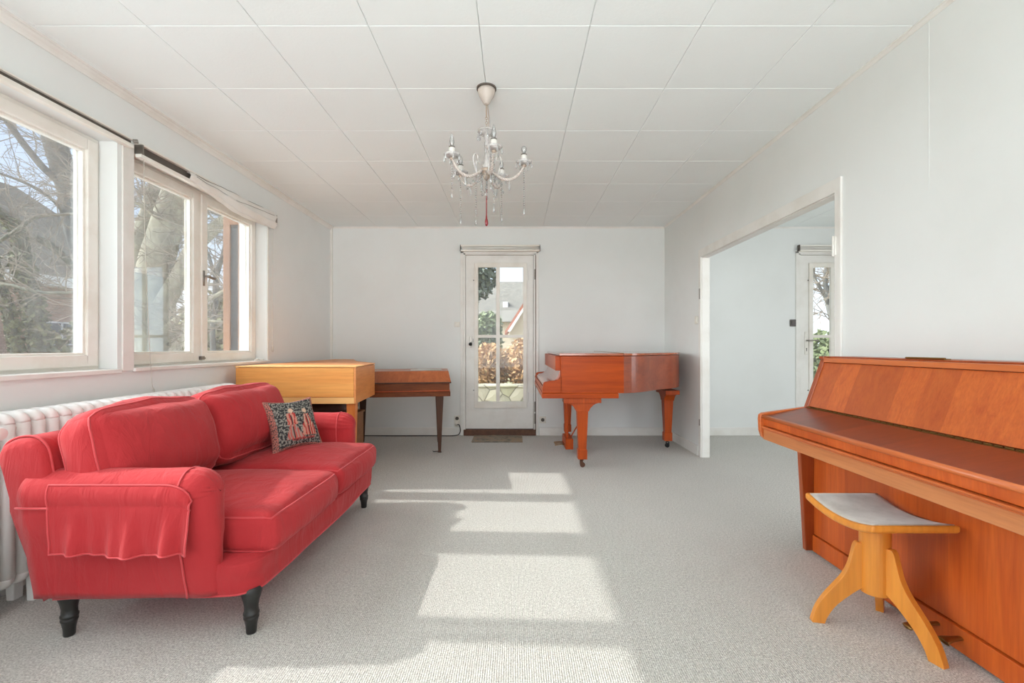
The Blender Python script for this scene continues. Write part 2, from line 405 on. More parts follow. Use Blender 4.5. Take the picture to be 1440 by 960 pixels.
# casing of the wide opening
mb = MB()
for x0, x1 in ((XR-.014, XR), (XR+.062, XR+.076)):
    mb.box((x0, OY1-.006, 0), (x1, OY1+.042, OZ+.07)); mb.box((x0, OY0-.042, 0), (x1, OY0+.006, OZ+.07)); mb.box((x0, OY0, OZ-.006), (x1, OY1, OZ+.07))
mb.box((XR-.001, OY1-.012, 0), (XR+.063, OY1+.001, OZ)); mb.box((XR-.001, OY0-.001, 0), (XR+.063, OY0+.012, OZ)); mb.box((XR-.001, OY0, OZ-.012), (XR+.063, OY1, OZ+.001))
cas = struct('trim_7', mb, M['trim'], bevel=.003)
mb = MB()
for z in (1.60,): mb.box((XR-.022, OY0-.01, z-.05), (XR-.012, OY0+.014, z+.05)); mb.tube([(XR-.02, OY0+.004, z-.055), (XR-.02, OY0+.004, z+.055)], .007)
obj('hinge', mb, M['trim'], cas)
for (z0_, z1_) in ((1.50, 1.6), (.30, .36)):
    mb = MB(); mb.box((XR-.018, OY1+.0, z0_), (XR-.012, OY1+.02, z1_)); obj('strike_plate', mb, M['steel'], cas)

# ------------------------------------------------------------------ windows in the left wall
def rectframe(mb, x0, x1, y0, y1, z0, z1, w, wb=None, wt=None):
    wb = wb or w; wt = wt or w
    mb.box((x0, y0, z0), (x1, y0+w, z1)); mb.box((x0, y1-w, z0), (x1, y1, z1))
    mb.box((x0, y0+w, z0), (x1, y1-w, z0+wb)); mb.box((x0, y0+w, z1-wt), (x1, y1-w, z1))
def window(name, y0, y1, splits):
    root = struct_empty(name, (XL-.15, (y0+y1)/2, ZS))
    mb = MB(); rectframe(mb, XL-.165, XL-.10, y0, y1, ZS, ZT, .028)
    for (a, b) in splits[:-1]: mb.box((XL-.165, b[0], ZS+.028), (XL-.10, b[1], ZT-.028)) if False else None
    obj('window_frame', mb, M['frame'], root, bevel=.004)
    for (a, b) in splits:
        m2 = MB(); rectframe(m2, XL-.15, XL-.088, a, b, ZS+.018, ZT-.02, .058, .062, .060)
        sash = obj('sash', m2, M['frame'], root, bevel=.005)
        m3 = MB(); rectframe(m3, XL-.135, XL-.105, a+.056, b-.056, ZS+.078, ZT-.078, .014)
        obj('glazing_bead', m3, M['frame'], sash, bevel=.003)
        m4 = MB(); m4.box((XL-.128, a+.06, ZS+.08), (XL-.124, b-.06, ZT-.08)); obj('pane', m4, M['glass'], sash)
    m5 = MB(); m5.box((XL-.24, y0, ZS-.03), (XL-.1, y1, ZS+.004)); obj('outer_ledge', m5, M['frame'], root)
    return root
w1 = window('window_1', W1[0], W1[1], [(W1[0]+.02, 1.782), (1.790, W1[1]-.018)])
w2 = window('window_2', W2[0], W2[1], [(W2[0]+.018, 3.262), (3.290, W2[1]-.018)])
mb = MB(); mb.box((XL-.165, 3.255, ZS+.02), (XL-.098, 3.297, ZT-.02)); obj('mullion', mb, M['frame'], w2, bevel=.004)
# handle and bolt on the second window
mb = MB(); mb.box((XL-.09, 3.300, 1.49), (XL-.084, 3.316, 1.60)); mb.tube([(XL-.09, 3.308, 1.56), (XL-.06, 3.308, 1.56)], .006)
mb.tube(smoothpoly([(XL-.06, 3.308, 1.56), (XL-.058, 3.35, 1.553), (XL-.056, 3.40, 1.553)], 4), [.006]+[.011]*6+[.008, .004], 8)
obj('window_handle', mb, M['steel'], w2, smooth=True)
mb = MB(); mb.box((XL-.098, 3.27, ZS+.03), (XL-.075, 3.30, ZS+.055)); mb.tube([(XL-.082, 3.262, ZS+.04), (XL-.082, 3.31, ZS+.04)], .008); obj('bolt', mb, M['steel'], w2)
# a lighter, faintly hazy rectangle over the lower glass of the second window
mb = MB(); mb.box((XL-.1225, W2[0]+.082, ZS+.085), (XL-.1215, 3.02, 1.50)); obj('pale_rectangle', mb, M['pale_rect'], w2)
# sill boards, and the flat post between the windows
mb = MB(); mb.box((XL-.10, W1[0], ZS-.022), (XL+.018, 2.50, ZS+.002)); struct('trim_8', mb, M['trim'], bevel=.004)
mb = MB(); mb.box((XL-.10, W2[0]-.012, ZS-.018), (XL+.022, W2[1]+.02, ZS+.004)); struct('trim_9', mb, M['trim'], bevel=.004)
mb = MB(); mb.box((XL, 2.513, ZS-.012), (XL+.010, 2.588, ZT+.02)); struct('trim_10', mb, M['trim'], bevel=.003)
mb = MB(); mb.box((XL-.0, 3.995, ZS), (XL+.006, 4.012, ZT)); struct('trim_11', mb, M['trim'], bevel=.002)

# blinds over the two windows
t = thing('roller_blind_rail', 'slim white blind rail with dark groove above the nearer left window', 'blind rail', (XL+.02, 1.5, 2.16))
mb = MB(); mb.box((XL+.001, .5, 2.160), (XL+.034, 2.56, 2.182)); obj('lower_rail', mb, M['frame'], t, bevel=.003)
mb = MB(); mb.box((XL+.001, .5, 2.204), (XL+.030, 2.56, 2.212)); obj('upper_rail', mb, M['frame'], t, bevel=.003)
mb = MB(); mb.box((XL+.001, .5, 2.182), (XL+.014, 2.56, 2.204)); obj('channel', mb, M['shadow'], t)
mb = MB(); mb.tube([(XL+.03, 2.555, 2.20), (XL+.045, 2.57, 2.205)], .012, 8); obj('bracket', mb, M['steel'], t)
t = thing('crumpled_blind', 'bunched white fabric blind sagging above the window with two sashes', 'blind', (XL+.04, 3.3, 2.14))
mb = MB(); mb.box((XL+.001, 2.60, 2.196), (XL+.045, 4.02, 2.208)); obj('head_rail', mb, M['frame'], t, bevel=.003)
mb = MB(); mb.box((XL+.001, 2.60, 2.13), (XL+.038, 3.30, 2.15)); obj('bottom_bar', mb, M['frame'], t, bevel=.003)
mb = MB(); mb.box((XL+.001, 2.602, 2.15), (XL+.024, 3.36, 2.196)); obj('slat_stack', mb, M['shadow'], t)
mb = MB(); mb.box((XL+.001, 2.598, 2.15), (XL+.05, 2.606, 2.2)); obj('bracket', mb, M['steel'], t)
def pleat(a, b):
    y = 2.98+a*1.05; w = min(1, max(0, (a-.02)/.45)); sag = -.030*math.sin(PI*min(1, a*1.0))*(1)
    ph = b*2*PI
    rad = .016+.040*w
    fold = .009*math.sin(ph*6+a*5)*w+.006*noise.noise(Vector((a*9, b*7, 0)))
    z = 2.168+sag*.6+(rad+.008)*math.sin(ph)*1.05+fold; x = XL+.034+.008*w+(.018+.008*w+fold)*math.cos(ph)
    return Vector((x, y, z-.01*w))
mb = MB(); mb.grid(lambda a, b: pleat(b, a), 48, 70, True); obj('fabric', mb, M['trim'], t, smooth=True)
for q in range(3):
    mb = MB(); mb.tube([pleat(k/20, .07+.1*q)+Vector((.002,0,0)) for k in range(1, 20)], .0014, 5); obj('crease_shade_line', mb, M['shadow'], t)  # thin dark lines drawn as the shade in the fabric's creases
mb = MB(); mb.box((XL+.001, 4.02, 2.125), (XL+.07, 4.032, 2.205)); mb.tube([(XL+.03, 4.03, 2.19), (XL+.03, 4.045, 2.2)], .01); obj('end_bracket', mb, M['steel'], t)
mb = MB(); mb.tube(smoothpoly([(XL+.03, 2.63, 2.16), (XL+.025, 2.64, 1.8), (XL+.03, 2.66, 1.2), (XL+.035, 2.68, .86), (XL+.03, 2.70, .80)], 5), .0016, 5)
mb.lathe((XL+.031, 2.70, .775), [(.001,.028),(.005,.02),(.006,.0),(.001,-.004)], 8); obj('pull_cord', mb, M['cord'], t)
mb = MB(); mb.tube([(XL+.03, 4.028, 2.13), (XL+.026, 4.03, 1.6), (XL+.026, 4.035, 1.06)], .0016, 5); mb.lathe((XL+.026, 4.035, 1.0), [(.001,.06),(.007,.045),(.009,.01),(.002,.0)], 8)
obj('side_cord', mb, M['cord'], t)
# little white cleat lying on the sill end
mb = MB(); mb.tube(smoothpoly([(XL+.0, 3.80, ZS+.010), (XL+.008, 3.84, ZS+.020), (XL-.002, 3.88, ZS+.011), (XL+.008, 3.92, ZS+.014)], 4), .005, 8)
tag(obj('loose_cord', mb, M['trim'], smooth=True, org=(XL, 3.84, ZS)), 'small tangle of white cord lying on the far end of the window sill', 'cord')

# ------------------------------------------------------------------ glazed doors in the far wall
def glazed_door(name, x0, x1, handle):
    """x0..x1 = leaf; panel with four panes"""
    root = struct_empty(name, ((x0+x1)/2, YB, 0)); yl = YB+.012
    zb, zt = .078, 2.128; gx0, gx1, gz0, gz1 = x0+.135, x1-.105, .392, 1.992
    mb = MB(); mb.box((x0-.025, YB-.004, .0), (x0-.004, YB+.09, DZ)); mb.box((x1+.004, YB-.004, 0), (x1+.025, YB+.09, DZ)); mb.box((x0-.025, YB-.004, zt+.004), (x1+.025, YB+.09, DZ))
    mb.box((x0-.062, YB-.012, 0), (x0-.025, YB+.001, DZ+.02)); mb.box((x1+.032, YB-.012, 0), (x1+.062, YB+.001, DZ+.02)); mb.box((x0-.062, YB-.012, DZ), (x1+.062, YB+.001, DZ+.035))
    obj('door_frame', mb, M['trim'], root, bevel=.003)
    mb = MB(); mb.box((x0-.025, YB-.02, 0), (x1+.03, YB+.14, .07)); obj('threshold', mb, M['threshold'], root, bevel=.006)
    mb = MB(); mb.box((x1+.002, YB+.0, .05), (x1+.006, YB+.05, zt)); mb.box((x1+.0255, YB-.0085, .05), (x1+.0315, YB+.02, zt)); obj('gap_shade_strip', mb, M['threshold'], root)  # dark strips standing in for the shade in the hinge-side gaps
    mb = MB(); mb.box((x0, yl, zb), (gx0, yl+.045, zt)); mb.box((gx1, yl, zb), (x1, yl+.045, zt)); mb.box((gx0, yl, zb), (gx1, yl+.045, gz0)); mb.box((gx0, yl, gz1), (gx1, yl+.045, zt))
    leaf = obj('leaf', mb, M['trim'], root)
    mb = MB()
    a0, a1, b0, b1 = gx0-.034, gx1+.03, gz0-.07, gz1+.045
    for (p, q) in (((a0, yl-.014, b0), (gx0+.012, yl, b1)), ((gx1-.014, yl-.014, b0), (a1, yl, b1)), ((gx0+.012, yl-.014, b0), (gx1-.014, yl, gz0+.008)), ((gx0+.012, yl-.014, gz1-.008), (gx1-.014, yl, b1))): mb.box(p, q)
    cs = obj('casement_frame', mb, M['frame'], leaf, bevel=.003)
    cxm = gx0+.245; czm = 1.170
    mb = MB(); mb.box((cxm-.022, yl-.010, gz0), (cxm+.022, yl+.02, gz1)); mb.box((gx0, yl-.009, czm-.017), (gx1, yl+.02, czm+.017)); obj('glazing_bars', mb, M['frame'], leaf, bevel=.003)
    mb = MB(); mb.box((gx0-.005, yl+.022, gz0-.005), (gx1+.005, yl+.026, gz1+.005)); obj('pane', mb, M['doorglass'], leaf)
    for z in (gz0+.06, 1.19, gz1-.1):
        mb = MB(); mb.box((a1-.002, yl-.012, z-.05), (a1+.016, yl-.001, z+.05)); mb.tube([(a1+.012, yl-.008, z-.055), (a1+.012, yl-.008, z+.055)], .006); obj('casement_hinge', mb, M['trim'], leaf)
    for z in (.34, .2, 1.9):
        mb = MB(); mb.tube([(x1+.018, YB-.012, z-.06), (x1+.018, YB-.012, z+.06)], .007); obj('door_hinge', mb, M['steel'], root)
    for z in (gz0+.14, gz1-.16):
        mb = MB(); mb.lathe((a0-.008, yl-.004, z), [(.006,-.004),(.006,.004)], 10, axis='y'); obj('screw', mb, M['black'], leaf)
    if handle == 'knob':
        mb = MB(); mb.box((x0+.048, yl-.006, 1.04), (x0+.072, yl, 1.17)); mb.box((x0+.082, yl-.004, 1.10), (x0+.092, yl, 1.14)); h = obj('handle_plate', mb, M['steel'], leaf, bevel=.003)
        mb = MB(); mb.lathe((x0+.058, yl-.062, 1.078), [(.001,0),(.017,.002),(.021,.016),(.016,.03),(.007,.036),(.007,.058)], 16, axis='y'); obj('knob', mb, M['black'], leaf, smooth=True)
    else:
        mb = MB(); mb.box((x0+.052, yl-.008, .955), (x0+.092, yl, 1.225)); h = obj('handle_plate', mb, M['plastic'], leaf, bevel=.004)
        mb = MB(); mb.tube([(x0+.072, yl-.008, 1.12), (x0+.072, yl-.05, 1.12)], .009); mb.tube(smoothpoly([(x0+.068, yl-.05, 1.12), (x0+.13, yl-.05, 1.122), (x0+.19, yl-.045, 1.12)], 4), .008); obj('lever', mb, M['steel'], leaf, smooth=True)
        mb = MB(); mb.box((x0+.068, yl-.0095, .995), (x0+.076, yl-.0079, 1.02)); mb.lathe((x0+.072, yl-.009, 1.025), [(.007,0),(.007,.002)], 10, axis='y'); obj('keyhole', mb, M['black'], leaf)
    return root
glazed_door('door_1', -.58, .218, 'knob'); glazed_door('door_2', 3.377, 4.175, 'lever')
def blind_box(x0, x1, label):
    t = thing('pleated_blind', label, 'blind', ((x0+x1)/2, YB, 2.165))
    mb = MB(); mb.box((x0, YB-.052, 2.222), (x1, YB-.013, 2.24)); obj('head_rail', mb, M['frame'], t, bevel=.003)
    mb = MB(); mb.box((x0, YB-.060, 2.165), (x1, YB-.013, 2.183)); obj('bottom_rail', mb, M['frame'], t, bevel=.003)
    mb = MB()
    def fold(a, b):
        return Vector((x0+.012+a*(x1-x0-.024), YB-.034-.012*math.sin(b*PI*7+.6*math.sin(a*5))-.01*math.sin(b*PI), 2.183+b*.039-.006*math.sin(a*PI)*math.sin(b*PI)))
    mb.grid(fold, 30, 22)
    obj('fabric', mb, M['trim'], t, smooth=True)
    for xx in (x0-.006, x1):
        mb = MB(); mb.box((xx, YB-.058, 2.170), (xx+.006, YB-.013, 2.24)); obj('end_cap', mb, M['shadow'], t)
blind_box(-.635, .290, 'folded white blind above the glazed door between the pianos')
blind_box(3.335, 4.24, 'folded white blind above the glazed door in the adjoining room')

# ------------------------------------------------------------------ sockets and switches
def plate(name, label, cat, x, z, w, h, mat, n=1, cup=True, toggle=False):
    t = thing(name, label, cat, (x, YB, z)); mb = MB(); mb.box((x-w/2, YB-.011, z-h/2), (x+w/2, YB-.0005, z+h/2)); obj('cover_plate', mb, mat, t, bevel=.004)
    if cup:
        for k in range(n):
            zz = z+(k-(n-1)/2)*-.07
            mb = MB(); mb.lathe((x, YB-.0125, zz), [(.027,0),(.027,.002),(.021,.001)], 20, axis='y'); obj('socket_ring', mb, mat, t, smooth=True)
            mb = MB(); mb.lathe((x, YB-.0118, zz), [(.020,-.001),(.020,.0)], 20, axis='y'); obj('socket_well', mb, M['shadow'], t)
    if toggle:
        mb = MB(); mb.box((x-w*.3, YB-.016, z-h*.3), (x+w*.3, YB-.010, z+h*.3)); obj('rocker', mb, mat, t, bevel=.003)
    return t
X_ = lambda px: (px-CX)/F*YB
Z_ = lambda py: CH-(py-CY)/F*YB
plate('wall_switch', 'small pale wall switch left of the glazed door handle', 'switch', X_(643), Z_(456), .062, .062, M['plastic'], cup=False, toggle=True)
sk = plate('double_socket', 'pale double wall socket with a plugged cable left of the door', 'socket', X_(643), Z_(592), .068, .135, M['plastic'], 2)
mb = MB(); mb.lathe((X_(643), YB-.045, Z_(592)-.035), [(.001,0),(.017,.002),(.019,.02),(.019,.034)], 16, axis='y')
t = thing('power_cable', 'dark cable running from the double socket along the foot of the far wall', 'cable', (X_(643), YB-.03, 0))
obj('plug', mb, M['plastic'], t, smooth=True)
mb = MB(); xs = X_(643)
mb.tube(smoothpoly([(xs, YB-.045, Z_(592)-.036), (xs+.03, YB-.05, .13), (xs+.04, YB-.045, .05), (xs-.02, YB-.05, .008), (-.95, YB-.05, .007), (-1.3, YB-.06, .007), (-1.8, YB-.05, .007)], 6), .0055, 6); obj('cord', mb, M['black'], t, smooth=True)
plate('wall_socket', 'single pale wall socket low between the glazed door and the grand piano', 'socket', X_(763), Z_(590), .078, .078, M['plastic'], 1)
plate('dark_switch', 'dark brown switch beside the glazed door of the adjoining room', 'switch', X_(1115), Z_(454), .078, .082, M['dark_plastic'], cup=False, toggle=True)
t = thing('light_switch', 'small white light switch on the right wall before the wide opening', 'switch', (XR, 4.43, 1.31))
mb = MB(); mb.box((XR-.011, 4.395, 1.27), (XR-.0005, 4.465, 1.345)); obj('cover_plate', mb, M['plastic'], t, bevel=.004)
mb = MB(); mb.box((XR-.016, 4.41, 1.285), (XR-.010, 4.45, 1.33)); obj('rocker', mb, M['plastic'], t, bevel=.003)
# door mat
def mat_col():
    s = N('worn_door_mat'); s.set(Roughness=.95); v = s.coord()
    a = s.noise(v, 9, 4, .6, 1.2); s.base(s.ramp(a, [(.35, srgb(112,104,92)), (.5, srgb(150,140,124)), (.62, srgb(168,140,112)), (.7, srgb(128,122,112))])); s.bump(s.noise(v, 160, 2), .5, .004); return s.m
mb = MB(); n_ = 20
def matf(a, b):
    return Vector((-.475+a*.56, 4.985+b*.375, .009+.0015*math.sin(a*9)*math.sin(b*5)))
mb.grid(matf, 20, 10); k = len(mb.v); mb.box((-.475, 4.985, .0006), (.085, 5.36, .0075))
tag(obj('door_mat', mb, mat_col(), bevel=.002, org=(-.2, 5.17, 0)), 'thin worn brown patterned doormat on the carpet before the glazed door', 'mat')

# ------------------------------------------------------------------ radiator under the windows
RX0, RX1 = -2.12, -1.965; RY0, RY1 = 1.70, 3.30; RZ0, RZ1 = .11, .775
t = thing('radiator', 'long white column radiator under the windows behind the sofa', 'radiator', (-2.04, 2.5, 0))
mb = MB(); p = .058; n_ = int((RY1-RY0)/p)
for k in range(n_):
    y = RY0+p*(k+.5)
    for x in (RX0+.03, RX1-.03):
        mb.tube([(x, y, RZ0+.03), (x, y, RZ1-.03)], .0255, 10)
    prof = []
    for (zc, sg) in ((RZ0+.035, -1), (RZ1-.035, 1)):
        pts = smoothpoly([(RX0+.028, y, zc), ((RX0*.75+RX1*.25), y, zc+sg*.022), ((RX0+RX1)/2, y, zc+sg*.026), ((RX0*.25+RX1*.75), y, zc+sg*.022), (RX1-.028, y, zc)], 3)
        mb.tube(pts, .0245, 10)
obj('column_sections', mb, M['radiator'], t, smooth=True)
mb = MB()
for x in (RX0+.045, RX1-.045):
    for z in (RZ0+.05, RZ1-.05): mb.tube([(x, RY0+.01, z), (x, RY1-.01, z)], .02, 10)
obj('connecting_tube', mb, M['radiator'], t, smooth=True)
for y in (RY0+.03, RY0+.20, RY1-.3):
    mb = MB(); mb.prism([(RX0+.02, 0), (RX0+.05, 0), (RX0+.055, .12), (RX0+.015, .12)], y-.02, y+.02, 'y'); obj('foot', mb, M['radiator'], t, bevel=.004)
    mb = MB(); mb.prism([(RX1-.05, 0), (RX1-.02, 0), (RX1-.015, .12), (RX1-.055, .12)], y-.02, y+.02, 'y'); obj('foot', mb, M['radiator'], t, bevel=.004)
mb = MB(); mb.lathe((-1.965, 1.672, .728), [(.012,-.10),(.014,0),(.024,.004),(.026,.02),(.026,.074),(.022,.082),(.001,.084)], 24, axis='x'); mb.tube([(-2.06, 1.672, .728), (-2.06, 1.71, .728)], .015); mb.tube([(-2.06, 1.672, .728), (-2.06, 1.672, .66), (-2.15, 1.672, .66)], .01)
obj('thermostat_valve', mb, M['radiator'], t, smooth=False)
mb = MB(); mb.lathe((-1.965, 1.665, .165), [(.01,-.10),(.013,0),(.02,.01),(.02,.05),(.012,.06)], 16, axis='x'); mb.tube([(-2.06, 1.665, .165), (-2.06, 1.71, .165)], .014); mb.tube([(-2.06, 1.665, .165), (-2.16, 1.665, .165)], .01); obj('return_valve', mb, M['brass'], t, smooth=False)

# ------------------------------------------------------------------ sofa
sofa = thing('red_sofa', 'two-seat red fabric sofa on black turned legs beside the radiator', 'sofa', (-1.3, 2.32, 0))
RED, PIPE = M['red'], M['pipe']
def wr(p, a=.004, f=7):
    p = Vector(p); n1 = noise.noise(p*f); n2 = noise.noise(p*f*2.3+Vector((3,1,7)))
    return p+Vector((n2, n1, n1*.6))*a
# plinth (seat platform) with rounded front corners and a loose skirt
def base_outline():
    pts = []
    x0, x1, y0, y1, r = -1.655, -.925, 1.615, 3.025, .085
    pts += [(x0, y0)]
    for k in range(10): pts.append((x0+(x1-r-x0)*(k+1)/10, y0))
    for k in range(1, 9): a = -PI/2+PI/2*k/8; pts.append((x1-r+r*math.cos(a), y0+r+r*math.sin(a)))
    for k in range(1, 20): pts.append((x1+.012*math.sin(PI*k/20), y0+r+(y1-y0-2*r)*k/20))
    for k in range(0, 9): a = PI/2*k/8; pts.append((x1-r+r*math.cos(a), y1-r+r*math.sin(a)))
    for k in range(1, 11): pts.append((x1-r+(x0-x1+r)*k/10, y1))
    return pts
bo = base_outline(); nb = len(bo); mb = MB(); NZ = 12
cyc = (-1.3, 2.32)
for j in range(NZ+1):
    t_ = j/NZ; z = .150+.125*t_
    for (x, y) in bo:
        g = 1+.0-.02*(1-t_)*1.0
        e = .012*noise.noise(Vector((x*6, y*6, z*16)))*(1 if 0 < j else .4)
        dx, dy = x-cyc[0], y-cyc[1]; L = math.hypot(dx, dy)
        zz = z+(.006*noise.noise(Vector((x*5, y*5, 2)))+.022*max(0, (x+1.5))*(1-t_)*.8)
        mb.v.append(Vector((cyc[0]+dx*(g+e/L), cyc[1]+dy*(g+e/L), zz)))
for j in range(NZ):
    for k in range(nb): mb.f.append((j*nb+k, j*nb+(k+1)%nb, (j+1)*nb+(k+1)%nb, (j+1)*nb+k))
mb.f.append(tuple(range(nb-1, -1, -1))); mb.f.append(tuple(NZ*nb+k for k in range(nb)))
plinth = obj('base', mb, RED, sofa, smooth=True)
mb = MB(); mb.tube([mb2 for mb2 in [plinth.data.vertices[0].co+ORG['red_sofa']]]+[Vector((x+(x-cyc[0])*-.02, y+(y-cyc[1])*-.02, .152+.006*noise.noise(Vector((x*5, y*5, 2)))+.022*max(0, (x+1.5))*.8)) for x, y in bo[1:]], .0045, 6); obj('piping', mb, PIPE, plinth, smooth=True)
# arms: rolled profile in YZ lofted along X, closed by a domed front
def arm(sgn, y_out):
    """y_out: outer foot of the arm; sgn +1 near arm (outside towards -Y)"""
    r = .082
    cy, cz = .028, .533    # roll centre relative to the outer foot, inwards positive
    prof = [(.0, .165), (-.012, .26), (-.030, .36), (-.046, .44)]
    for k in range(0, 15):
        a = PI+PI*.10-(PI*1.22)*k/14; prof.append((cy+r*math.cos(a)*1.0, cz+r*math.sin(a)))
    prof += [(.100, .42), (.095, .33), (.09, .24)]
    prof = [Vector((a, b, 0)) for a, b in prof]; prof = smoothpoly(prof, 3)
    cen = Vector((.030, .40, 0)); secs = []
    xs = [-1.69, -1.66]+[-1.66+.52*k/18 for k in range(1, 19)]
    nF = 9; x_f = -1.14; dome = .085
    for x in xs: secs.append((x, 1.0))
    for k in range(1, nF+1):
        a = PI/2*k/nF; secs.append((x_f+dome*math.sin(a), math.cos(a)*.93+.07 if k < nF else .02))
    mb = MB(); m = len(prof)
    for (x, sc_) in secs:
        for q in prof:
            # shrink towards the roll centre for the dome (only slightly at the foot)
            tgt = Vector((cy+.006, min(q.y, cz) if q.y < cz else cz, 0)); k_ = sc_
            a = tgt.x+(q.x-tgt.x)*k_; b = tgt.y+(q.y-tgt.y)*k_
            p = Vector((x, y_out+sgn*a, b))
            cr = 0
            if x > -1.25: cr = .006*math.sin(40*math.atan2(b-cz, a-cy)*.5+x*30)*min(1, (x+1.25)/.1)*(1 if b > .45 else 0)
            p += Vector((0, sgn*cr*.3, cr*.4)); p = wr(p, .005, 6); mb.v.append(p)
    for i in range(len(secs)-1):
        for k in range(m-1): mb.f.append((i*m+k, i*m+k+1, (i+1)*m+k+1, (i+1)*m+k))
    for i in (0, len(secs)-1): mb.f.append(tuple(i*m+k for k in range(m)))
    for i in range(len(secs)-1): mb.f.append((i*m, (i+1)*m, (i+1)*m+m-1, i*m+m-1))
    o = obj('armrest', mb, RED, sofa, smooth=True)
    # seams: front seam around the roll and a long seam under it
    mb = MB(); mb.tube([wr(Vector((-1.150, y_out+sgn*(cy+(q.x-cy)*1.025-(.004 if q.y < .46 and q.x < .05 else 0)), cz+(q.y-cz)*(1.025 if q.y > .45 else 1))), .005, 6) for q in prof[0:-3]], .0034, 6); obj('piping', mb, PIPE, o, smooth=True)
    mb = MB(); mb.tube([wr(Vector((-1.69+.53*k/20, y_out+sgn*(-.0585), .502)), .005, 6) for k in range(21)], .0038, 6)
    obj('piping', mb, PIPE, o, smooth=True)
arm(1, 1.60); arm(-1, 3.04)
# back frame
prof = [(-1.655,.155),(-1.70,.32),(-1.745,.48),(-1.785,.60),(-1.800,.665),(-1.785,.705),(-1.745,.728),(-1.69,.730),(-1.650,.705),(-1.632,.66),(-1.61,.56),(-1.58,.42),(-1.56,.28)]
prof = smoothpoly([(a, b, 0) for a, b in prof], 3); m = len(prof); mb = MB()
ys = [(1.575, .80), (1.580, .90), (1.590, .96), (1.605, .99)]+[(1.62+1.40*k/30, 1) for k in range(31)]+[(3.035, .99), (3.05, .96), (3.06, .9), (3.065, .8)]
for y, sc_ in ys:
    for q in prof:
        c_ = Vector((-1.69, q.y if q.y < .56 else .56, 0)); g_ = .962+.038*min(1, max(0, (q.y-.15)/.33)); mb.v.append(wr(Vector((c_.x+(q.x-c_.x)*(sc_ if q.y > .5 else 1), 2.32+(y-2.32)*g_, c_.y+(q.y-c_.y)*sc_)), .005, 5))
for i in range(len(ys)-1):
    for k in range(m): mb.f.append((i*m+k, i*m+(k+1)%m, (i+1)*m+(k+1)%m, (i+1)*m+k))
mb.f.append(tuple(range(m))); mb.f.append(tuple((len(ys)-1)*m+k for k in range(m)))
bk = obj('back', mb, RED, sofa, smooth=True)
for y_ in (1.602, 3.04):
    mb = MB(); mb.tube([wr(Vector((q.x, y_, q.y+.002)), .005, 5) for q in prof[8:-6]], .004, 6); obj('piping', mb, PIPE, bk, smooth=True)
# seat cushions
for k, (y0, y1, z_) in enumerate(((1.702, 2.335, 0), (2.34, 2.975, .004))):
    mbx, mp = softbox((-1.275+.02*0, (y0+y1)/2, .343+z_), (.375, (y1-y0)/2, .078), None, .045, (.035, .002, .048), .010, 4, k+1, 34)
    c_ = obj('seat_cushion', mbx, RED, sofa, smooth=True)
    for q_ in (.93, -.93):
        mb = MB(); mb.loop_tube(rrect(mp, q_, 16), .004); obj('piping', mb, PIPE, c_, smooth=True)
# back cushions, leaning
for k, (y0, y1, lean, top) in enumerate(((1.615, 2.255, 17, .0), (2.235, 2.90, 19, .006))):
    R = Euler((0, math.radians(-lean), 0)).to_matrix() @ Euler((0, 0, math.radians((2, -2)[k]))).to_matrix()
    # local x = thickness
    mbx, mp = softbox((-1.545, (y0+y1)/2, .628+top), (.098, (y1-y0)/2, .185), R, .085, (.055, .015, .020), .014, 4.2, k+5, 34)
    c_ = obj('back_cushion', mbx, RED, sofa, smooth=True)
    def ring(px_):
        P = []
        for x0_, y0_, x1_, y1_ in ((-1,-1,1,-1), (1,-1,1,1), (1,1,-1,1), (-1,1,-1,-1)):
            for q in range(16): t_ = q/16; P.append(mp((px_, x0_+(x1_-x0_)*t_, y0_+(y1_-y0_)*t_)))
        return P
    for q_ in (.62, -.62):
        mb = MB(); mb.loop_tube(ring(q_), .004); obj('piping', mb, PIPE, c_, smooth=True)
# turned legs
legp = [(.016,0),(.0175,.004),(.019,.03),(.0235,.052),(.026,.056),(.026,.062),(.0235,.066),(.027,.070),(.027,.077),(.024,.081),(.0235,.10),(.027,.12),(.033,.14),(.036,.155),(.034,.165),(.030,.172)]
for (x, y) in ((-.968, 1.675), (-.985, 2.975), (-1.622, 1.66), (-1.622, 2.975)):
    mb = MB(); mb.lathe((x, y, 0), legp, 20); obj('leg', mb, M['legblack'], sofa, smooth=True)

# loose arm cover cloth hanging over the near arm
def clothf(a, b):
    # a: along X, b: 0 at the top seam on the roll .. 1 bottom hem
    x = -1.582+a*.484
    cy, cz, r = 1.628, .533, .0925
    arc = .30
    if b < arc:
        th = math.radians(150+50*b/arc); y = cy+r*math.cos(th); z = cz+r*math.sin(th)
    else:
        t_ = (b-arc)/(1-arc); y0_ = cy+r*math.cos(math.radians(200)); z0_ = cz+r*math.sin(math.radians(200))
        fold = (.011*math.sin(a*21+1.2*math.sin(a*7))+.006*math.sin(a*47+2)+.006*noise.noise(Vector((a*8, b*3, 1))))*t_
        y = y0_-.004+.002*t_+fold-.014*t_; z = z0_-.150*t_+.004*math.sin(a*9)*t_-.004*t_*a
    if a > .80 and b < .34:          # rounded upper front corner
        u = (a-.80)/.20; z -= .055*(1-math.sqrt(max(0, 1-u*u)))*(1-b/.34)
    x += (.018*b*(1-a)-.004*a*b)*1.0
    return Vector((x, y, z))
mb = MB(); mb.grid(clothf, 70, 34)
cl = thing('armrest_cover', 'red rectangular armrest cover draped over the near sofa arm', 'armrest cover', (-1.35, 1.53, .37))
o = obj('cloth', mb, RED, cl, smooth=True); q = o.modifiers.new('solid', 'SOLIDIFY'); q.thickness = .003; q.offset = 0
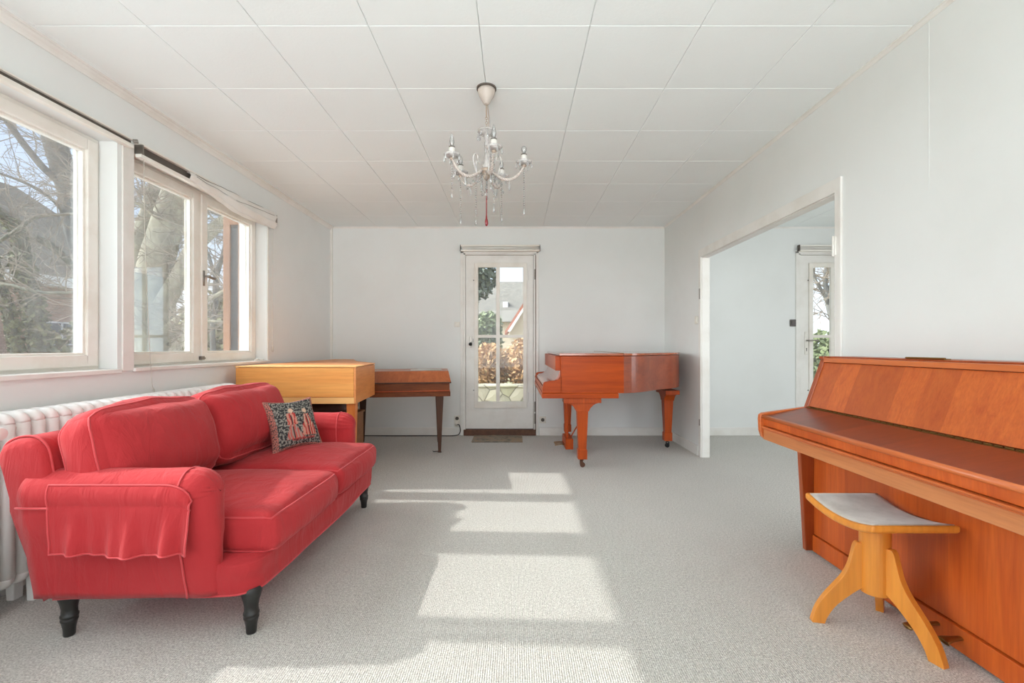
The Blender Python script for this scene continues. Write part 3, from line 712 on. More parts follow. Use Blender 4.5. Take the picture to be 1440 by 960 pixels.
mb = MB(); edge = [clothf(0, k/24) for k in range(25)]+[clothf(k/40, 1) for k in range(1, 41)]+[clothf(1, 1-k/24) for k in range(1, 25)]+[clothf(1-k/40, 0) for k in range(1, 40)]
mb.loop_tube([p+Vector((0,-.001,0)) for p in edge], .0034, 6); obj('hem', mb, PIPE, cl, smooth=True)

# tapestry cushion
def tap_color(u, v):
    """u,v in 0..1: border, dark ground with pale flowers, two robed figures"""
    a = noise.noise(Vector((u*30, v*30, 1))); b = noise.noise(Vector((u*60, v*60, 4)))
    dark = Vector((.022, .022, .024)); pale = Vector((.27, .255, .22)); pink = Vector((.50, .16, .12)); red = Vector((.42, .035, .03)); skin = Vector((.62, .42, .30))
    c = dark.lerp(pale, 1 if a+b*.6 > .12 else (.25 if a+b*.5 > 0 else 0))
    if u < .10 or u > .93 or v < .05 or v > .95:
        c = (pink if noise.noise(Vector((u*60, v*60, 9))) > -.05 else dark).lerp(pale, .2 if b > 0 else 0)
    def robe(cu, w0, w1, v0, v1, ca, cb):
        nonlocal c
        if v0 < v < v1:
            t_ = (v-v0)/(v1-v0); w = w0+(w1-w0)*t_
            if abs(u-cu) < w:
                st = math.sin((u-cu)*90+noise.noise(Vector((u*9, v*9, 0)))*3)
                c = ca if st > -.2 else cb
                if abs(u-cu) < .014 and t_ < .8: c = dark
    robe(.40, .17, .05, .18, .48, red.lerp(pink, .5), pale.lerp(pink, .3)); robe(.40, .10, .07, .46, .68, pink.lerp(skin, .3), red); robe(.70, .16, .12, .22, .44, pink.lerp(skin, .3), red); robe(.70, .11, .05, .42, .64, skin.lerp(pink, .4), red)
    for (cu, cv, r_) in ((.43, .73, .042), (.69, .70, .042)):
        if math.hypot(u-cu, (v-cv)*.9) < r_: c = skin
    if (abs(v-.17) < .03 and .33 < u < .8 and b > 0): c = red
    return c
def pillow(c, ax, ay, nrm, half, thick, n=90):
    mb = MB(); cols = []
    for sg in (1, -1):
        def fn(a, b):
            u, v = 2*a-1, 2*b-1
            e = max(0, (1-u*u)*(1-v*v))**.42
            pinch = 1-.15*(1-abs(v)**1.5)*abs(u)**3
            pinch2 = 1-.17*(1-abs(u)**1.5)*abs(v)**3
            w_ = noise.noise(Vector((u*2.2, v*2.2, 3)))*.012*e
            return c+ax*(u*half*pinch)+ay*(v*half*pinch2)+nrm*(sg*(thick*e)+w_)
        mb.grid(fn, n, n); cols += [tap_color(i/(n-1), j/(n-1)) if sg == 1 else Vector((.25,.05,.05)) for j in range(n) for i in range(n)]
    me = bpy.data.meshes.new('cover'); me.from_pydata([tuple(p-c) for p in mb.v], [], mb.f)
    at = me.color_attributes.new('weave', 'FLOAT_COLOR', 'POINT')
    for i, q in enumerate(cols): at.data[i].color = (q.x, q.y, q.z, 1)
    for p in me.polygons: p.use_smooth = True
    s = N('tapestry_weave'); s.set(Roughness=.9); va = s.n('VertexColor', layer_name='weave'); s.base(va.outputs[0]); s.bump(s.noise(s.coord(), 300, 2), .4, .002); me.materials.append(s.m)
    return me
a0 = Vector((-1.335, 2.50, .462)); a1 = Vector((-1.165, 2.775, .462)); axu = (a1-a0).normalized()
nr = Vector((axu.y, -axu.x, 0)).normalized(); upv = (Vector((0,0,1))*math.cos(math.radians(24))-nr*math.sin(math.radians(24))).normalized()
nrm = axu.cross(upv); nrm = nrm if nrm.dot(nr) > 0 else -nrm
half = .158; cc = (a0+a1)/2+upv*(half*.92)
t = thing('tapestry_cushion', 'square woven tapestry cushion with two robed figures on the sofa seat', 'cushion', cc)
me = pillow(cc, axu, upv, nrm, half, .055); o = bpy.data.objects.new('cover', me); COL.objects.link(o); o.parent = t; ORG[o.name] = cc

# ------------------------------------------------------------------ upright piano along the right wall
UY1, UY0 = 2.345, .86; XB = 1.74
up = thing('upright_piano', 'orange-brown cherry wood upright piano along the right wall', 'piano', (1.62, 1.6, 0))
mb = MB(); mb.box((1.52, UY0+.03, .098), (1.545, UY1-.028, .66)); obj('lower_panel', mb, M['up_v'], up, bevel=.002)
mb = MB(); mb.box((1.512, UY0+.03, .012), (1.55, UY1-.028, .093)); obj('plinth', mb, M['up_v'], up, bevel=.003)
mb = MB(); mb.box((1.56, UY0+.03, .05), (XB, UY1-.03, .74)); obj('case_core', mb, M['up_leg'], up)
# side boards: profile in XZ with slender tapering leg at the front
sp = [(XB, 0), (XB, .985), (1.572, .985), (1.486, .742), (1.452, .60), (1.450, .53), (1.480, .012), (1.545, .012), (1.545, .0)]
for (y0, y1) in ((UY1-.028, UY1), (UY0, UY0+.028)):
    mb = MB(); mb.prism(sp, y0, y1, 'y'); obj('side_board', mb, M['up_leg'], up, bevel=.004)
# leg tops below the key bed: short braces
# cheeks (rounded ends of the key bed)
ck = [(1.49, .742), (1.40, .730), (1.30, .716), (1.266, .711), (1.252, .702), (1.249, .68), (1.252, .62), (1.262, .59), (1.275, .578), (1.49, .578)]
for (y0, y1) in ((UY1-.022, UY1+.003), (UY0-.003, UY0+.022)):
    mb = MB(); mb.prism(ck, y0, y1, 'y'); obj('cheek', mb, M['up_h'], up, bevel=.004)
ya, yb = UY0+.022, UY1-.022
mb = MB(); mb.prism([(1.268, .686), (1.268, .698), (1.488, .741), (1.488, .728)], ya, yb, 'y'); obj('key_lid', mb, M['up_lid'], up, bevel=.001)
mb = MB(); mb.tube([(1.266, ya, .693), (1.266, yb, .693)], .0105, 12); obj('lid_nosing', mb, M['up_h'], up, smooth=True)
mb = MB(); mb.prism([(1.270, .648), (1.267, .685), (1.30, .69), (1.30, .648)], ya, yb, 'y'); obj('fallboard', mb, M['up_v'], up, bevel=.002)
mb = MB(); mb.box((1.256, ya, .636), (1.30, yb, .645)); mb.box((1.262, ya, .628), (1.30, yb, .636)); obj('slip_moulding', mb, M['up_h'], up, bevel=.003)
mb = MB(); mb.box((1.266, ya, .578), (1.29, yb, .630)); obj('key_slip', mb, M['up_rail'], up, bevel=.002)
mb = MB(); mb.box((1.29, ya, .585), (1.55, yb, .640)); obj('key_bed', mb, M['up_leg'], up)
# slanting upper panel
mb = MB(); mb.prism([(1.492, .748), (1.575, .968), (1.60, .968), (1.515, .742)], UY0+.028, UY1-.028, 'y'); obj('upper_panel', mb, M['up_slant'], up, bevel=.001)
mb = MB(); mb.prism([(1.510, .742), (1.59, .968), (XB, .968), (XB, .742)], UY0+.032, UY1-.032, 'y'); obj('upper_case', mb, M['up_leg'], up)
mb = MB(); mb.prism([(1.566, .970), (1.569, .992), (1.60, .992), (1.60, .970)], UY0+.001, UY1-.028, 'y'); obj('top_rail', mb, M['up_h'], up, bevel=.003)
mb = MB(); mb.box((1.60, UY0-.004, .986), (XB+.004, UY1+.004, 1.0)); mb.box((1.566, UY1-.03, .986), (1.60, UY1+.003, 1.0)); obj('top_lid', mb, M['up_leg'], up, bevel=.003)
mb = MB()
for k in range(46):
    y = ya+.02+(yb-ya-.04)*k/45; mb.tube([(1.4865, y-.0125, .7435), (1.4865, y+.0125, .7435)], .0026 if k % 2 else .002, 6)
mb.box((1.480, ya+.01, .7395), (1.487, yb-.01, .7412)); obj('piano_hinge', mb, M['brass'], up)
for y in (1.78, 1.08):
    mb = MB(); mb.box((1.60, y-.085, 1.0), (1.622, y+.085, 1.004)); mb.tube([(1.60, y-.085, 1.004), (1.60, y+.085, 1.004)], .004, 8); obj('top_hinge', mb, M['brass'], up)
for (y, xf) in ((1.63, 1.40), (1.545, 1.455)):
    mb = MB(); pts = smoothpoly([(1.53, y, .062), (1.49, y, .060), (1.45*.5+xf*.5, y, .055), (xf, y, .048)], 5)
    for j, p_ in enumerate(pts):
        w_ = .010+.012*min(1, max(0, (1.50-p_.x)/(1.50-xf)))**1.2
        if j == len(pts)-1: w_ *= .6
        for k in range(10):
            a = 2*PI*k/10; mb.v.append(Vector((p_.x, p_.y+w_*math.cos(a), p_.z+.006*math.sin(a))))
    for j in range(len(pts)-1):
        for k in range(10): mb.f.append((j*10+k, j*10+(k+1)%10, (j+1)*10+(k+1)%10, (j+1)*10+k))
    mb.f.append(tuple((len(pts)-1)*10+k for k in range(10))); mb.f.append(tuple(range(10)))
    obj('pedal', mb, M['brass'], up, smooth=True)

# ------------------------------------------------------------------ piano stool
SX, SY = 1.343, 1.70
stl = thing('piano_stool', 'orange beech piano stool with grey padded saddle seat', 'stool', (SX, SY, 0))
def seatz(t_): return -.030*(1-t_*t_)
hx, hy = .150, .178
def slab(x0, x1, y0, y1, zt, zb, n=24, crown=0):
    mb = MB()
    top = [[None]*13 for _ in range(n+1)]
    for j in range(n+1):
        y = y0+(y1-y0)*j/n; t_ = (y-SY)/hy
        for i in range(13):
            x = x0+(x1-x0)*i/12; u = 2*i/12-1; e = (1-u**4)*(1-(2*j/n-1)**4)
            mb.v.append(Vector((x, y, zt+seatz(t_)+crown*e)))
    N_ = len(mb.v)
    for j in range(n+1):
        y = y0+(y1-y0)*j/n; t_ = (y-SY)/hy
        for i in range(13): mb.v.append(Vector((x0+(x1-x0)*i/12, y, zb+seatz(t_))))
    ix = lambda j, i: j*13+i
    for j in range(n):
        for i in range(12):
            mb.f.append((ix(j,i), ix(j,i+1), ix(j+1,i+1), ix(j+1,i))); mb.f.append((N_+ix(j,i), N_+ix(j+1,i), N_+ix(j+1,i+1), N_+ix(j,i+1)))
        mb.f.append((ix(j,0), ix(j+1,0), N_+ix(j+1,0), N_+ix(j,0))); mb.f.append((ix(j,12), N_+ix(j,12), N_+ix(j+1,12), ix(j+1,12)))
    for i in range(12):
        mb.f.append((ix(0,i), N_+ix(0,i), N_+ix(0,i+1), ix(0,i+1))); mb.f.append((ix(n,i), ix(n,i+1), N_+ix(n,i+1), N_+ix(n,i)))
    return mb
mb = slab(SX-hx, SX+hx, SY-hy, SY+hy, .452, .425); obj('seat_frame', mb, M['st_wood'], stl, bevel=.010, seg=4)
s = N('grey_velour_pad'); s.set(Roughness=.85); s.p.inputs['Sheen Weight'].default_value = .5
s.base(s.ramp(s.noise(s.coord(), 9, 6, .65), [(.3, srgb(168,160,150)), (.55, srgb(196,190,181)), (.75, srgb(210,205,197))])); s.bump(s.noise(s.coord(), 200, 2), .2, .002); M['velour'] = s.m
mb = slab(SX-hx+.014, SX+hx-.012, SY-hy+.014, SY+hy-.014, .455, .44, crown=.006); obj('seat_pad', mb, M['velour'], stl, smooth=True)
mb = MB(); mb.lathe((SX, SY, .135), [(.046, 0), (.049, .003), (.049, .272)], 32); obj('column', mb, M['st_wood'], stl, smooth=False, bevel=.002)
mb = MB(); mb.box((SX-.06, SY-.05, .393), (SX+.06, SY+.05, .404)); obj('seat_mount', mb, M['st_wood'], stl, bevel=.003)
lp_top = [(.046,.315),(.060,.318),(.070,.305),(.078,.27),(.090,.225),(.110,.185),(.140,.145),(.170,.105),(.196,.060),(.212,.010),(.212,0)]
lp_bot = [(.170,0),(.160,.028),(.140,.062),(.118,.088),(.095,.110),(.070,.132),(.046,.150)]
for ang, sc_ in ((167, 1.0), (-74, 1.06), (46, .86)):
    mb = MB(); A = math.radians(ang); poly = [(a*(sc_ if a > .05 else 1), b) for a, b in [(p.x, p.y) for p in smoothpoly([(a, b, 0) for a, b in lp_top], 3)]+[(p.x, p.y) for p in smoothpoly([(a, b, 0) for a, b in lp_bot], 3)]]
    Rm = Matrix.Translation((SX, SY, 0)) @ Matrix.Rotation(A, 4, 'Z')
    mb.prism(poly, -.0125, .0125, 'y', Rm); obj('leg', mb, M['st_wood'], stl, bevel=.003)

# ------------------------------------------------------------------ grand piano
gp = thing('grand_piano', 'glossy reddish-brown baby grand piano in the far right corner', 'piano', (.9, 4.6, 0))
GY = 3.885; GB = 5.335
out = [(.392,GY),(.93,GY)]
cv = smoothpoly([(.93,GY,0),(1.02,3.915,0),(1.13,4.00,0),(1.25,4.125,0),(1.38,4.245,0),(1.50,4.345,0),(1.60,4.47,0),(1.665,4.63,0),(1.685,4.82,0),(1.66,5.03,0),(1.57,5.20,0),(1.42,5.31,0),(1.28,GB,0)], 5)
out += [(p.x, p.y) for p in cv[1:]]+[(.392, GB)]
mb = MB(); mb.prism([(.392,GY),(.93,GY),(.93,GB),(.392,GB)], .652, .968, 'z'); rim = obj('straight_rim', mb, M['gr_x'], gp, bevel=.001)
mb = MB(); mb.prism(out[1:-1]+[(.93,GB)], .652, .968, 'z'); obj('bent_rim', mb, M['gr_y'], gp, bevel=.001)
def offs(poly, d):
    n = len(poly); res = []
    for k in range(n):
        p0, p1, p2 = Vector(poly[k-1]), Vector(poly[k]), Vector(poly[(k+1)%n])
        e1 = (p1-p0).normalized(); e2 = (p2-p1).normalized(); nn = Vector((e1.y+e2.y, -(e1.x+e2.x)))
        nn = nn.normalized() if nn.length > 1e-6 else Vector((e1.y, -e1.x)); res.append((p1.x+nn.x*d, p1.y+nn.y*d))
    return res
lid = offs(out, .012)
la = [p for p in lid if p[0] <= .91]; 
mb = MB(); mb.prism([(.378, GY-.012), (.925, GY-.012), (.925, GB+.012), (.378, GB+.012)], .972, .992, 'z'); obj('front_lid', mb, M['gr_top'], gp, bevel=.003)
lc = [(.929, GY-.012)]+[p for p in lid[2:-1]]+[(.929, GB+.012)]
mb = MB(); mb.prism(lc, .972, .992, 'z'); obj('main_lid', mb, M['gr_top'], gp, bevel=.003)
mb = MB(); mb.tube([(.927, GY, .993), (.927, GB, .993)], .003, 6); obj('lid_hinge', mb, M['brass'], gp)
# cheeks with the S-curved top
chk = smoothpoly([(.394,.968,0),(.394,.86,0),(.392,.80,0),(.380,.775,0),(.352,.760,0),(.300,.754,0),(.258,.747,0),(.245,.735,0)], 4)
cp = [(p.x, p.y) for p in chk]+[(.238,.70),(.236,.652),(.40,.652),(.40,.968)]
for (y0, y1) in ((GY, GY+.045), (GB-.045, GB)):
    mb = MB(); mb.prism(cp, y0, y1, 'y'); obj('cheek', mb, M['gr_x'], gp, bevel=.004)
mb = MB(); mb.box((.232, GY-.004, .608), (.885, GB+.003, .650)); obj('key_bed', mb, M['gr_x'], gp, bevel=.003)
fb = smoothpoly([(.250,.690,0),(.252,.722,0),(.275,.742,0),(.330,.752,0),(.365,.785,0),(.385,.84,0)], 5)
mb = MB(); mb.prism([(p.x, p.y) for p in fb]+[(.41,.84),(.41,.66),(.250,.66)], GY+.046, GB-.046, 'y'); obj('fallboard', mb, M['gr_top'], gp, smooth=False)
mb = MB(); mb.box((.300+.05, GY+.046, .842), (.392, GB-.046, .968)); obj('music_desk_front', mb, M['gr_x'], gp, bevel=.002)
mb = MB(); mb.box((.240, GY+.046, .652), (.249, GB-.046, .700)); obj('key_slip', mb, M['gr_x'], gp, bevel=.002)
mb = MB(); mb.lathe((.2365, GB-.022, .70), [(.012,-.004),(.012,.0)], 12, axis='x'); obj('lock', mb, M['brass'], gp)
def gleg(x, y, rot=0):
    Rm = Matrix.Translation((x, y, 0)) @ Matrix.Rotation(rot, 4, 'Z')
    mb = MB(); mb.box((-.165, -.07, .566), (.155, .07, .606), Rm)
    br = smoothpoly([(-.155,.566,0),(-.105,.552,0),(-.070,.520,0),(-.055,.492,0)], 4); bl = smoothpoly([(.052,.492,0),(.066,.520,0),(.10,.552,0),(.140,.566,0)], 4)
    mb.prism([(p.x, p.y) for p in br]+[(p.x, p.y) for p in bl], -.052, .052, 'y', Rm)
    o = obj('leg', mb, M['gr_z'], gp, bevel=.003)
    mb = MB(); w0, w1, w2 = .049, .034, .041
    def ring(w, z): return [Vector((-w,-w,z)), Vector((w,-w,z)), Vector((w,w,z)), Vector((-w,w,z))]
    rs = [ring(w0*.96, .492), ring(w1, .165), ring(w1+.006, .155), ring(w1+.006, .075)]
    mb.v = [Rm @ p for r_ in rs for p in r_]; 
    for j in range(3):
        for k in range(4): mb.f.append((j*4+k, j*4+(k+1)%4, (j+1)*4+(k+1)%4, (j+1)*4+k))
    mb.f += [(0,1,2,3), (15,14,13,12)]; obj('post', mb, M['gr_z'], o, bevel=.003)
    mb = MB(); mb.lathe((x, y, .058), [(.012,0),(.014,.005),(.014,.02)], 12); mb.box((-.018,-.016,.02), (.006,-.011,.06), Rm); mb.box((-.018,.011,.02), (.006,.016,.06), Rm); mb.lathe((x, y, .0), [(0,0)], 3) if False else None
    mb.lathe(Rm @ Vector((.004, 0, .0225)), [(.008,-.010),(.022,-.009),(.022,.009),(.008,.010)], 18, axis='y'); obj('caster', mb, M['cast'] if rot == 0 and y < 4.2 else M['black'], o)
gleg(.585, 3.97); gleg(.605, 5.245)
gleg(1.585, 4.74, math.radians(90))
# lyre with pedals and brace
mb = MB(); mb.box((.475, 4.42, .555), (.60, 4.70, .607)); mb.box((.505, 4.475, .075), (.525, 4.495, .56)); mb.box((.505, 4.615, .075), (.525, 4.635, .56)); mb.box((.49, 4.40, .055), (.565, 4.71, .155)); ly = obj('pedal_lyre', mb, M['gr_z'], gp, bevel=.004)
mb = MB(); mb.tube([(.55, 4.56, .13), (.83, 4.56, .607)], .0065, 8); obj('brace_rod', mb, M['gr_z'], ly)
for y in (4.49, 4.555, 4.62):
    mb = MB(); pts = [(.495, y, .088), (.45, y, .086), (.41, y, .082), (.395, y, .080)]
    for j, (px_, py_, pz_) in enumerate(pts):
        w_ = (.006, .008, .010, .006)[j]
        for k in range(8): a = 2*PI*k/8; mb.v.append(Vector((px_, py_+w_*math.cos(a), pz_+.005*math.sin(a))))
    for j in range(3):
        for k in range(8): mb.f.append((j*8+k, j*8+(k+1)%8, (j+1)*8+(k+1)%8, (j+1)*8+k))
    mb.f += [tuple(range(8)), tuple(24+k for k in range(8))]; obj('pedal', mb, M['brass'], ly, smooth=True)

# ------------------------------------------------------------------ light wood harpsichord
HY = 3.405
hp = thing('harpsichord', 'light orange alder harpsichord with plain box front in the far left corner', 'harpsichord', (-1.7, 4.2, 0))
ho = [(-2.085, HY), (-1.188, HY)]+[(p.x, p.y) for p in smoothpoly([(-1.245, 4.05, 0), (-1.34, 4.21, 0), (-1.48, 4.40, 0), (-1.60, 4.60, 0), (-1.70, 4.85, 0), (-1.79, 5.08, 0), (-1.87, 5.27, 0)], 5)]+[(-2.085, 5.30)]
mb = MB(); mb.prism(offs(ho, -.014), .668, .892, 'z'); obj('body', mb, M['hp_y'], hp)
mb = MB(); mb.prism(offs(ho, -.012), .622, .668, 'z'); obj('bottom_frame', mb, M['hp_rail'], hp)
mb = MB(); mb.box((-2.085, HY, .672), (-1.204, HY+.014, .890)); obj('front_board', mb, M['hp_x'], hp, bevel=.0015)
mb = MB(); mb.box((-2.083, HY-.002, .622), (-1.200, HY+.012, .669)); obj('front_rail', mb, M['hp_rail'], hp, bevel=.0015)
mb = MB(); mb.prism([(-1.203, HY+.000), (-1.188, HY+.001), (-1.245, 4.05), (-1.259, 4.045)], .622, .890, 'z'); obj('side_board', mb, M['hp_y'], hp, bevel=.0015)
mb = MB(); mb.prism([(-2.088, HY-.003), (-1.185, HY-.003), (-1.205, 3.64), (-2.088, 3.64)], .8935, .903, 'z'); obj('front_lid', mb, M['hp_rail'], hp, bevel=.002)
lid2 = [(-2.088, 3.642), (-1.2065, 3.642)]+[p for p in offs(ho, .003)[2:-1]]+[(-2.088, 5.303)]
mb = MB(); mb.prism(lid2, .8935, .903, 'z'); obj('main_lid', mb, M['hp_y'], hp, bevel=.002)
mb = MB(); mb.lathe((W(430, 561, HY).x, HY-.002, .645), [(.005,-.002),(.005,.002)], 10, axis='y'); obj('lock_hole', mb, M['black'], hp)
for (x, y) in ((-1.235, 3.46), (-2.03, 3.46), (-1.585, 4.50), (-2.0, 5.2)):
    mb = MB(); 
    def ring(w, z): return [Vector((x-w,y-w*.8,z)), Vector((x+w,y-w*.8,z)), Vector((x+w,y+w*.8,z)), Vector((x-w,y+w*.8,z))]
    mb.v = [p for r_ in (ring(.034, .622), ring(.020, 0)) for p in r_]; mb.f = [(0,1,2,3), (7,6,5,4)]+[(k, (k+1)%4, 4+(k+1)%4, 4+k) for k in range(4)]
    obj('leg', mb, M['hp_leg'], hp, bevel=.003)
# things stored under it
bg = thing('storage_chest', 'brown wooden chest standing on the floor under the harpsichord', 'chest', (-1.6, 4.3, 0))
mb = MB(); mb.box((-1.98, 3.86, .02), (-1.42, 4.28, .44)); obj('case', mb, M['box_wood'], bg, bevel=.004)
mb = MB(); mb.box((-1.99, 3.85, .44), (-1.41, 4.29, .458)); obj('lid', mb, M['box_wood'], bg, bevel=.003)
mb = MB(); mb.box((-1.97, 3.88, .0), (-1.43, 4.27, .02)); obj('plinth', mb, M['black'], bg)
mb = MB(); mb.lathe((-1.45, 3.858, .22), [(.006,-.008),(.006,.004)], 10, axis='y'); obj('knob', mb, M['black'], bg)
mbx, _ = softbox((-1.70, 4.06, .522), (.25, .19, .048), None, .04, (.01,.01,.02), .02, 9, 9, 24)
tag(obj('leather_bag', mbx, M['leather'], smooth=True, org=(-1.7, 4.06, .46)), 'slack dark brown leather bag lying on the chest under the harpsichord', 'bag')

# ------------------------------------------------------------------ dark walnut spinet behind it
dR = math.atan2(.12, .715); dO = Vector((-.632, 4.475, 0))     # front right corner; local x to the left is negative
Rm = Matrix.Translation(dO) @ Matrix.Rotation(dR, 4, 'Z')
dk = thing('walnut_spinet', 'dark walnut spinet with sloping lid between harpsichord and glazed door', 'spinet', dO)
def dkprism(poly, z0, z1): m_ = MB(); m_.prism(poly, z0, z1, 'z', Rm); return m_
LL = .76; DD = .60; BLx = -LL-.31
mb = dkprism([(-LL, 0), (0, 0), (0, DD), (BLx, DD-.02)], .562, .605); obj('bottom_board', mb, M['dk_x'], dk, bevel=.002)
mb = dkprism([(-LL, .008), (-.008, .008), (-.008, DD-.01), (BLx+.005, DD-.03)], .605, .690); obj('case', mb, M['dk_x'], dk, bevel=.002)
mb = dkprism([(-LL, -.004), (-.004, -.004), (-.004, .01), (-LL, .01)], .612, .620); obj('moulding', mb, M['gr_z'], dk)
mb = dkprism([(-LL, -.010), (.008, -.010), (.008, DD), (BLx, DD-.02)], .690, .702); obj('lid_edge', mb, M['dk_leg'], dk, bevel=.002)
mb = MB(); prof = [(-.008, .703), (.10, .806), (DD-.01, .806), (DD-.01, .703)]
vs = [Rm @ Vector((-LL if a < .2 else BLx+.01, a, b)) for a, b in prof]+[Rm @ Vector((.004 if a < 0 else -.018, a, b)) for a, b in prof]
mb.add(vs, [(0,1,2,3), (7,6,5,4)]+[(k, 4+k, 4+(k+1)%4, (k+1)%4) for k in range(4)]); obj('sloping_lid', mb, M['dk_lid'], dk, bevel=.002)
inv_ = Rm.inverted(); LB = [tuple((inv_ @ Vector(q))[:2]) for q in ((-.835, 5.0, 0), (-1.665, 5.0, 0))]
for (a, b) in ((-.105, .07), LB[0], LB[1]):
    mb = MB()
    def ring(w, z): return [Rm @ Vector((a-w, b-w*.7, z)), Rm @ Vector((a+w, b-w*.7, z)), Rm @ Vector((a+w, b+w*.7, z)), Rm @ Vector((a-w, b+w*.7, z))]
    mb.v = ring(.038, .562)+ring(.014, .004); mb.f = [(0,1,2,3), (7,6,5,4)]+[(k, (k+1)%4, 4+(k+1)%4, 4+k) for k in range(4)]
    lg = obj('leg', mb, M['dk_leg'], dk, bevel=.002)
    if b < .2:
        mb = MB(); c_ = Rm @ Vector((a, b, 0)); mb.tube([c_+Vector((-.005, -.005, .012)), c_+Vector((-.055, -.03, .014)), c_+Vector((-.062, -.03, .022))], .0045, 6); mb.box(c_+Vector((-.018,-.014,0)), c_+Vector((.018,.014,.006))); obj('foot_glide', mb, M['black'], lg)
for k, (a0_, a1_, zz, ang) in enumerate(((-.40, -.08, .807, 3), (-.34, -.10, .8102, -6))):
    mb = MB(); Q = Rm @ Matrix.Translation(((a0_+a1_)/2, .30, zz)) @ Matrix.Rotation(math.radians(ang), 4, 'Z'); w_ = (a1_-a0_)/2
    mb.grid(lambda u, v: Q @ Vector(((u*2-1)*w_, (v*2-1)*.105, .0012+.0018*math.sin(u*5+k)*v)), 14, 10)
    o = obj('paper_sheet', mb, M['paper'], org=(Q @ Vector((0,0,0)))); q = o.modifiers.new('solid', 'SOLIDIFY'); q.thickness = .001
    tag(o, ('wider pale paper sheet lying lowest on the walnut spinet lid', 'smaller pale paper sheet lying on top of the other on the walnut spinet')[k], 'paper', 'paper sheets on the spinet')

# ------------------------------------------------------------------ chandelier
CXc, CYc = -.155, 2.49
ch = thing('chandelier', 'five-arm crystal glass chandelier with a red glass drop hanging from the ceiling', 'chandelier', (CXc, CYc, ZC))
C0 = Vector((CXc, CYc, 0))
mb = MB(); mb.lathe((CXc, CYc, 0), [(.008, 2.370), (.015, 2.373), (.020, 2.381), (.030, 2.400), (.042, 2.420), (.048, 2.438), (.047, 2.452)], 28); obj('canopy', mb, plain('cream_canopy', srgb(192,180,170), .45), ch, smooth=True)
mb = MB(); mb.lathe((CXc, CYc, 0), [(.054, 2.452), (.054, 2.4605)], 28); obj('ceiling_ring', mb, M['shadow'], ch)
mb = MB(); mb.tube([(CXc, CYc, 2.366), (CXc, CYc, 2.30)], .0042, 8)
for k in range(6):
    z = 2.296-k*.0125; a = (k % 2)*PI/2; mb.loop_tube([(CXc+.006*math.cos(q)*math.cos(a), CYc+.006*math.cos(q)*math.sin(a), z+.009*math.sin(q)) for q in [2*PI*i/10 for i in range(10)]], .0016, 5)
obj('chain', mb, M['antique'], ch)
mb = MB(); mb.tube([(CXc+.007, CYc, 2.37), (CXc+.012, CYc, 2.30), (CXc+.009, CYc, 2.225)], .002, 6); obj('flex', mb, M['antique'], ch)
mb = MB(); mb.lathe((CXc, CYc, 0), [(.004, 2.225), (.016, 2.218), (.040, 2.216), (.048, 2.222), (.050, 2.228), (.044, 2.214), (.018, 2.205), (.014, 2.19), (.010, 2.17), (.013, 2.15), (.011, 2.10), (.016, 2.07), (.014, 2.045), (.024, 2.03), (.018, 2.02)], 24); stem = obj('glass_stem', mb, M['milky'], ch, smooth=True)
mb = MB(); mb.lathe((CXc, CYc, 0), [(.006, 2.025), (.020, 2.022), (.034, 2.014), (.036, 2.006), (.028, 1.998), (.016, 1.985), (.020, 1.975), (.012, 1.965), (.004, 1.955)], 24); obj('hub', mb, M['antique'], ch, smooth=True)
def drop(mb, p, L, w):
    """faceted crystal drop hanging from p"""
    mb.lathe((p[0], p[1], p[2]-L), [(.0005, 0), (w, L*.28), (w*.75, L*.5), (w*.25, L*.9), (.0005, L)], 6)
def bead(mb, p, r): mb.lathe((p[0], p[1], p[2]), [(.0005,-r), (r*.8,-r*.5), (r*.8, r*.5), (.0005, r)], 6)
def strand(mb, p, L, endL=.03, endw=.007, r=.0042, gap=.0125):
    n = int((L-endL)/gap); mb.tube([p, (p[0], p[1], p[2]-L+endL)], .0006, 4)
    for k in range(n): bead(mb, (p[0]+.0006*math.sin(k*2.1), p[1], p[2]-gap*(k+.6)), r if k % 3 else r*1.3)
    drop(mb, (p[0], p[1], p[2]-L+endL), endL, endw)
for k in range(8):
    mb = MB(); a = 2*PI*k/8+.2; q = (CXc+.047*math.cos(a), CYc+.047*math.sin(a), 2.216); bead(mb, q, .004); drop(mb, (q[0], q[1], q[2]-.003), (.045, .030)[k % 2], .006); obj('crystal_drop', mb, M['crystal'], ch)
AR = .205
